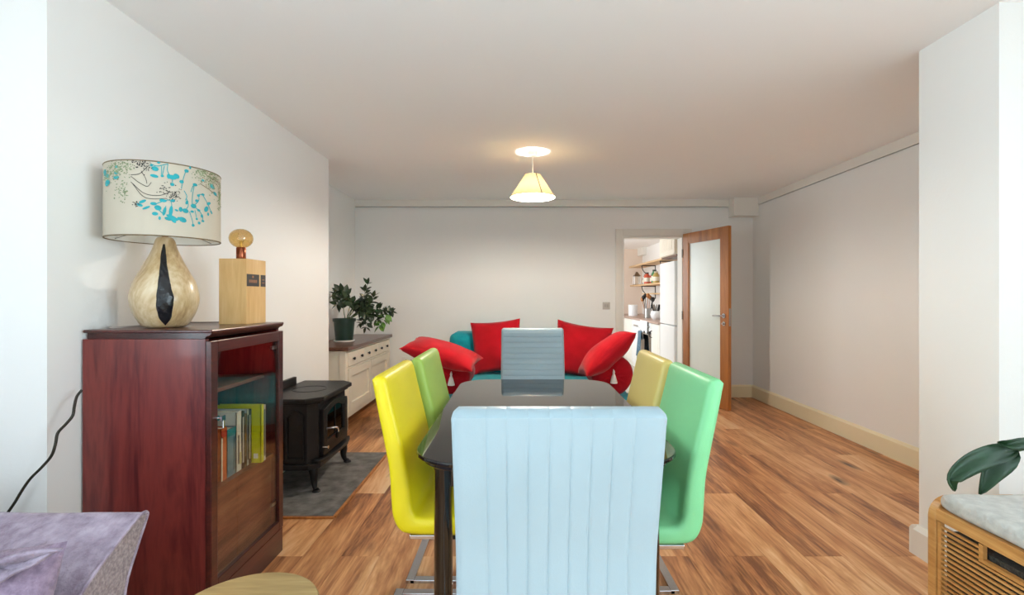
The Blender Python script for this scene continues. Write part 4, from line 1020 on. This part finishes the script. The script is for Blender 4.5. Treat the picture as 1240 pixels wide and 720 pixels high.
B('seat_board', M['bamboo'], bn, n0 + .02, n1 - .02, e0 + .035, e1 - .035, .425, .449)
puffy(n0 + .004, n1 - .02, e0 + .037, e1 - .037, .449, .512, .028, .004, 6, 24).build('bench_cushion', M['grey_cush'], bn, smooth=80)
ymid = (e0 + e1) / 2
for y0, y1 in ((ymid + .008, e1 - .04), (e0 + .04, ymid - .008)):
    bk = B('basket', M['wicker'], bn, n0 + .03, n1 - .03, y0 + .01, y1 - .01, .08, .37)
    L = y1 - y0
    # frame of the slatted front
    fr = MB().box(n0 + .004, n0 + .018, y0, y0 + .014, .078, .404).box(n0 + .004, n0 + .018, y1 - .014, y1, .078, .404).box(n0 + .004, n0 + .018, y0 + .014, y1 - .014, .078, .09)
    fr.build('basket_frame', M['bamboo'], bk)
    # handle slot in the middle of the top
    ya, yb2 = y0 + L * .28, y1 - L * .36
    for y_ in (ya, yb2): B('handle_cheek', M['bamboo'], bk, n0 + .004, n0 + .018, y_ - .008, y_ + .008, .345, .404)
    B('handle_bar', M['bamboo'], bk, n0 + .003, n0 + .02, ya, yb2, .345, .357)
    k = 0; z = .1
    while z < .40:
        if z < .338: B('slat', M['bamboo'], bk, n0 + .006, n0 + .014, y0 + .014, y1 - .014, z, z + .0075)
        else:
            B('slat', M['bamboo'], bk, n0 + .006, n0 + .014, y0 + .014, ya - .008, z, z + .0075); B('slat', M['bamboo'], bk, n0 + .006, n0 + .014, yb2 + .008, y1 - .014, z, z + .0075)
        z += .0178
def big_leaf(parent, pts, wd, tilt=(0, -1, .3), m=None):
    c_ = spline(pts, 6); n = len(c_); rings = []
    for i, p in enumerate(c_):
        t = i / (n - 1); d_ = (c_[min(i + 1, n - 1)] - c_[max(0, i - 1)]).normalized()
        s_ = d_.cross(Vector(tilt)).normalized(); nn = s_.cross(d_)
        hw = wd * (math.sin(math.pi * t ** .75) ** .8) * .5 + .0008 if 0 < t < 1 else .0008
        rings.append([p + s_ * hw * u + nn * (.35 * hw * abs(u) + .004 * math.sin(6 * t + 4 * u)) for u in (-1, -.66, -.33, 0, .33, .66, 1)])
    o = MB().rings(rings, close=False, cap=False).build('leaf', m or M['leaf_dark'], parent, smooth=80, solid=.0015)
    return o
bp0 = thing('bench_plant', 'broad leaved dark green plant standing on the bamboo bench', 'plant', (1.75, 1.28, .514))
MB().lathe([(.065, .514), (.07, .519), (.085, .65), (.09, .65), (.09, .665), (.08, .665), (.076, .64)], (1.75, 1.28, 0), 28, cap=False).build('pot', M['white'], bp0, smooth=40)
MB().lathe([(.001, .642), (.077, .64)], (1.75, 1.28, 0), 20, cap=False).build('soil', M['soil'], bp0)
cY = 1.36
tips = [([P(1232, 545, cY), P(1205, 549, cY - .01), P(1172, 562, cY - .02), P(1152, 578, cY - .03), P(1155, 594, cY - .03)], .055),
        ([P(1232, 545, cY), P(1212, 553, cY), P(1198, 570, cY - .01), P(1186, 598, cY - .02)], .075),
        ([P(1228, 547, cY + .02), P(1216, 556, cY + .02), P(1204, 562, cY + .03), P(1192, 566, cY + .05)], .06),
        ([P(1262, 536, cY - .02), P(1240, 537, cY - .03), P(1222, 538, cY - .03), P(1208, 535, cY - .02)], .03),
        ([P(1300, 520, 1.3), P(1330, 500, 1.28), P(1370, 495, 1.25), P(1400, 520, 1.2)], .09),
        ([P(1340, 500, 1.35), P(1380, 450, 1.4), P(1420, 430, 1.42), P(1470, 450, 1.45)], .09)]
for pts, wd in tips: big_leaf(bp0, pts, wd)
MB().tube(spline([(1.75, 1.28, .64), (1.66, 1.30, .78), P(1300, 525, 1.32), P(1262, 538, 1.35), P(1232, 545, cY)], 6), .004, 8).build('stem', M['stem'], bp0, smooth=60)
MB().tube(spline([(1.755, 1.29, .64), (1.73, 1.30, .8), P(1340, 500, 1.35)], 6), .004, 8).build('stem', M['stem'], bp0, smooth=60)
MB().tube(spline([(1.745, 1.27, .64), (1.70, 1.28, .76), P(1300, 520, 1.3)], 6), .004, 8).build('stem', M['stem'], bp0, smooth=60)

# ------------------------------------------------------------------ switch and socket
t = thing('light_switch', 'grey square light switch beside the doorway', 'switch', (1.06, YB, 1.11))
B('plate', plain('grey_plate', (188, 184, 178)), t, 1.015, 1.105, YB - .009, YB, 1.07, 1.158, bevel=.003)
for x in (1.035, 1.062): B('rocker', plain('grey_rocker', (170, 166, 160)), t, x, x + .022, YB - .013, YB - .009, 1.095, 1.133, bevel=.002)
t = thing('wall_socket', 'white double socket low on the back wall beside the sideboard', 'socket', (-1.36, YB, .45))
B('plate', M['white'], t, -1.43, -1.285, YB - .009, YB, .41, .495, bevel=.003)
for x in (-1.40, -1.335): B('rocker', M['white'], t, x + .005, x + .02, YB - .013, YB - .009, .47, .485); B('pin_hole', M['black'], t, x + .012, x + .02, YB - .0095, YB - .0085, .445, .458); B('pin_hole', M['black'], t, x + .0, x + .008, YB - .0095, YB - .0085, .428, .434); B('pin_hole', M['black'], t, x + .024, x + .032, YB - .0095, YB - .0085, .428, .434)

# ------------------------------------------------------------------ kitchen
kxf = 1.95
fg = thing('fridge_freezer', 'tall white fridge freezer just inside the kitchen', 'fridge', (2.24, 6.57, 0))
B('body', M['white_app'], fg, kxf + .06, KX - .01, 6.25, 6.88, .03, 1.68, bevel=.01)
B('lower_door', M['white_app'], fg, kxf, kxf + .055, 6.25, 6.88, .06, .85, bevel=.012)
B('upper_door', M['white_app'], fg, kxf, kxf + .055, 6.25, 6.88, .86, 1.68, bevel=.012)
B('foot_plinth', M['black'], fg, kxf + .08, KX - .03, 6.27, 6.86, 0, .03)
tc_ = thing('wall_cabinet', 'cream beadboard cabinet above the fridge', 'cabinet', (2.24, 6.57, 1.76))
B('body', M['cream'], tc_, kxf + .02, KX - .005, 6.24, 6.9, 1.76, KC - .005)
B('bottom_board_or_shade', M['walnut'], tc_, kxf + .03, KX - .005, 6.24, 6.9, 1.735, 1.76)  # dark strip standing in for the shade under the cabinet
dwk = B('door', M['cream'], tc_, kxf, kxf + .02, 6.245, 6.895, 1.765, KC - .01, bevel=.003)
for k in range(6): B('bead', M['cream'], dwk, kxf - .005, kxf, 6.33 + k * .083, 6.33 + k * .083 + .075, 1.83, KC - .06, bevel=.002)
wt = tag(B('worktop', M['worktop'], None, kxf - .02, KX, 6.9, KY, .835, .865, bevel=.004), 'pale wooden kitchen worktop beyond the fridge', 'worktop')
M['kcab'] = mat('white_kitchen_paint', (240, 238, 230), 0.4, var=.01)
def base_cab(label, y0, y1):
    t = thing('base_cabinet', label, 'cabinet', (2.24, (y0 + y1) / 2, 0))
    B('body', M['kcab'], t, kxf + .02, KX - .005, y0, y1, .1, .835); B('plinth', M['kcab'], t, kxf + .06, KX - .005, y0, y1, 0, .1)
    d_ = B('door', M['kcab'], t, kxf, kxf + .02, y0 + .003, y1 - .003, .11, .825, bevel=.003)
    n = 5; w_ = (y1 - y0 - .14) / n
    for k in range(n): B('bead', M['kcab'], d_, kxf - .004, kxf, y0 + .07 + k * w_ + .003, y0 + .07 + (k + 1) * w_ - .003, .18, .75, bevel=.002)
    MB().tube(spline([(kxf, y1 - .05, .72), (kxf - .035, y1 - .05, .70), (kxf - .035, y1 - .05, .64), (kxf, y1 - .05, .62)], 4), .006, 8).build('handle', M['black'], d_, smooth=50)
base_cab('cream beadboard base cabinet next to the fridge', 6.9, 7.34)
ov = thing('oven', 'under-counter oven with towels hung on its handle', 'oven', (2.24, 7.65, 0))
B('body', M['white_app'], ov, kxf + .03, KX - .005, 7.35, 7.95, .02, .834)
B('control_panel', M['white_app'], ov, kxf, kxf + .03, 7.35, 7.95, .70, .832, bevel=.003)
od = B('oven_door', M['black_gloss'], ov, kxf, kxf + .03, 7.35, 7.95, .1, .69, bevel=.004)
MB().tube([(kxf - .04, 7.38, .66), (kxf - .04, 7.92, .66)], .009, 10).tube([(kxf, 7.42, .66), (kxf - .04, 7.42, .66)], .006, 8).tube([(kxf, 7.88, .66), (kxf - .04, 7.88, .66)], .006, 8).build('handle', M['steel'], od, smooth=50)
for k in range(4): MB().tube([(kxf, 7.45 + k * .13, .77), (kxf - .022, 7.45 + k * .13, .77)], .018, 12).build('control_knob', M['steel'], ov, smooth=40)
dwm = thing('dishwasher', 'white dishwasher at the far end of the worktop', 'dishwasher', (2.24, 8.3, 0))
B('body', M['white_app'], dwm, kxf + .03, KX - .005, 7.97, 8.6, .02, .834)
B('door', M['white_app'], dwm, kxf, kxf + .03, 7.975, 8.595, .1, .72, bevel=.004)
B('control_strip', M['white_app'], dwm, kxf, kxf + .03, 7.975, 8.595, .725, .83, bevel=.004)
B('grip', M['steel'], dwm, kxf - .012, kxf, 8.15, 8.42, .735, .75)
base_cab('cream beadboard base cabinet in the far kitchen corner', 8.61, 9.3)
base_cab('last cream beadboard base cabinet against the kitchen end wall', 9.31, KY - .01)
def hang(name, label, m, y0, y1, z0, z1, x=kxf - .04, amp=.02, slack=0.0):
    rings = []; n = 14
    for k in range(13):
        t = k / 12; z = z1 - (z1 - z0) * t
        rings.append([Vector((x - .013 - amp * .4 * t * (1 + math.sin(j * 1.7)) , y0 + (y1 - y0) * j / n + slack * t * math.sin(j), z - .03 * t * math.sin(j * .9))) for j in range(n + 1)])
    rings.insert(0, [Vector((x + .004, y0 + (y1 - y0) * j / n, z1 + .012)) for j in range(n + 1)])
    rings.insert(0, [Vector((x + .013, y0 + (y1 - y0) * j / n, z1 - .12)) for j in range(n + 1)])
    return tag(MB().rings(rings, close=False, cap=False).build(name, m, None, smooth=80, solid=.004), label, 'towel')
hang('tea_towel', 'crumpled blue tea towel hanging from the oven handle', M['denim'], 7.72, 7.93, .26, .67, amp=.05, slack=.02)
hang('tea_towel', 'folded white cloth over the oven front', M['cloth_white'], 7.46, 7.9, .68, .845, x=kxf - .012, amp=.01)
# shelves on the right kitchen wall with brackets
def kshelf(label, x0, y0, y1, z, th=.03, m='shelf_oak'):
    return tag(B('wall_shelf', M[m], None, x0, KX, y0, y1, z, z + th, bevel=.003), label, 'shelf')
kshelf('top oak shelf on the kitchen wall', 2.23, 7.5, 10.1, 1.80)
kshelf('middle shelf loaded with jars on the kitchen wall', 2.23, 7.5, 10.0, 1.42)
kshelf('short low oak shelf under the jars', 2.3, 7.6, 9.3, 1.26, .025)
def bracket(y, z, label):
    o = MB().tube([(KX - .006, y, z), (KX - .006, y, z - .24)], .008, 6).tube(spline([(2.27, y, z - .006), (2.30, y, z - .10), (2.40, y, z - .19), (KX - .008, y, z - .23)], 5), .008, 6).tube([(2.27, y, z - .008), (KX, y, z - .008)], .008, 6)
    return tag(o.build('shelf_bracket', M['black'], None, smooth=50), label, 'bracket', 'black iron shelf brackets in the kitchen')
for y, wh in ((8.0, 'towards the fridge'), (9.2, 'towards the lantern')):
    bracket(y, 1.80, 'black curved iron bracket under the top kitchen shelf, ' + wh); bracket(y, 1.42, 'black curved iron bracket under the middle kitchen shelf, ' + wh)
jr = random.Random(5)
def bottle(x, y, z, r, h, rgb, cap, label, name='jar', cat='jar', grp='jars and bottles on the kitchen shelf'):
    t = thing(name, label, cat, (x, y, z), group=grp)
    MB().lathe([(r * .9, 0), (r, .005), (r, h * .7), (r * .6, h * .85), (r * .55, h * .9)], (x, y, z), 14).build('body', plain('jar_colour', rgb, .3), t, smooth=40)
    MB().lathe([(r * .62, h * .89), (r * .62, h), (r * .5, h + .002)], (x, y, z), 14).build('lid', plain('lid_colour', cap, .4), t, smooth=40)
    MB().lathe([(r * 1.015, h * .2), (r * 1.015, h * .55)], (x, y, z), 14, cap=False).build('paper_label', plain('label_paper', (230, 224, 206)), t, smooth=40)
zj = 1.45
for i, (y, rgb, cap, h, lab) in enumerate(((7.75, (120, 70, 44), (60, 40, 30), .24, 'tall brown bottle on the middle kitchen shelf'), (7.90, (226, 220, 200), (190, 160, 90), .23, 'cream jar with ochre lid on the middle kitchen shelf'),
        (8.2, (232, 230, 220), (60, 120, 80), .27, 'tall white carton with green cap on the middle kitchen shelf'), (8.45, (186, 160, 90), (200, 190, 170), .2, 'mustard coloured jar on the middle kitchen shelf'),
        (8.66, (60, 130, 84), (40, 60, 50), .24, 'green bottle on the middle kitchen shelf'), (8.86, (190, 56, 44), (220, 210, 200), .2, 'red tin on the middle kitchen shelf'),
        (9.05, (204, 90, 60), (60, 50, 46), .21, 'orange red jar on the middle kitchen shelf'), (9.25, (216, 214, 206), (150, 60, 50), .18, 'pale jar with red lid on the middle kitchen shelf'), (9.42, (90, 110, 140), (40, 44, 54), .16, 'small blue jar on the middle kitchen shelf'))):
    bottle(2.33 + (i % 3) * .03, y, zj, .055, h, rgb, cap, lab)
ln = thing('lantern', 'small glass lantern at the end of the middle kitchen shelf', 'lantern', (2.32, 9.8, zj))
MB().box(2.26, 2.38, 9.74, 9.86, zj, zj + .015).build('base', M['steel'], ln)
MB().box(2.27, 2.37, 9.75, 9.85, zj + .015, zj + .17).build('pane', M['clear'], ln)
MB().rings([[Vector((2.32 + a * s_, 9.8 + b_ * s_, zj + z)) for a, b_ in ((-1, -1), (1, -1), (1, 1), (-1, 1))] for s_, z in ((.065, .17), (.012, .26))]).build('roof', M['steel'], ln)
for a in (2.265, 2.375):
    for b_ in (9.745, 9.855): MB().tube([(a, b_, zj + .01), (a, b_, zj + .175)], .005, 6).build('post', M['steel'], ln)
zw = .865
for (x, y, r, h, rgb, lab, nm, cat) in ((2.12, 9.25, .085, .2, (240, 238, 232), 'white cylindrical canister on the worktop by the end wall', 'canister', 'canister'),):
    t = thing(nm, lab, cat, (x, y, zw)); MB().lathe([(r, 0), (r, h * .9), (r * .95, h * .92)], (x, y, zw), 24).build('body', M['white_app'], t, smooth=40); MB().lathe([(r * 1.02, h * .9), (r * 1.02, h), (r * .9, h + .006)], (x, y, zw), 24).build('lid', M['white_app'], t, smooth=40)
ut = thing('utensil_jar', 'steel jar crowded with wooden and black cooking utensils', 'utensil jar', (2.15, 8.3, zw))
MB().lathe([(.055, 0), (.06, .004), (.06, .16), (.056, .16), (.055, .02)], (2.15, 8.3, zw), 20, cap=False).build('pot', M['steel'], ut, smooth=40)
for k in range(7):
    t = 2 * math.pi * k / 7; tipv = Vector((2.15 + .09 * math.cos(t), 8.3 + .09 * math.sin(t), zw + .3 + .03 * (k % 3)))
    MB().tube([(2.15 + .03 * math.cos(t), 8.3 + .03 * math.sin(t), zw + .02), tipv], .006, 6).lathe([(.008, -.03), (.028, 0), (.03, .03), (.012, .05)], tipv, 10).build('utensil', (M['oak'] if k % 2 else M['black']), ut, smooth=50)
bw_ = thing('white_crock', 'white rounded crock with whisks beside the utensil jar', 'crock', (2.14, 7.75, zw))
MB().lathe([(.05, 0), (.08, .03), (.09, .08), (.078, .13), (.07, .135), (.066, .12)], (2.14, 7.75, zw), 24, cap=False).build('bowl', M['white_app'], bw_, smooth=50)
for k in range(5):
    t = 1.3 * k; MB().tube([(2.14, 7.75, zw + .04), (2.14 + .07 * math.cos(t), 7.75 + .07 * math.sin(t), zw + .23)], [.006, .02], 8).build('utensil', M['steel'] if k % 2 else M['black'], bw_, smooth=50)
tp_ = MB().tube(spline([(2.36, 7.2, zw), (2.36, 7.2, zw + .22), (2.33, 7.2, zw + .28), (2.27, 7.2, zw + .27), (2.25, 7.2, zw + .2)], 5), .012, 10)
tp_.lathe([(.03, 0), (.03, .02), (.016, .03)], (2.36, 7.2, zw), 16)
tag(tp_.build('kitchen_tap', M['chrome'], None, smooth=50), 'chrome swan-neck kitchen tap on the worktop next to the fridge', 'tap')
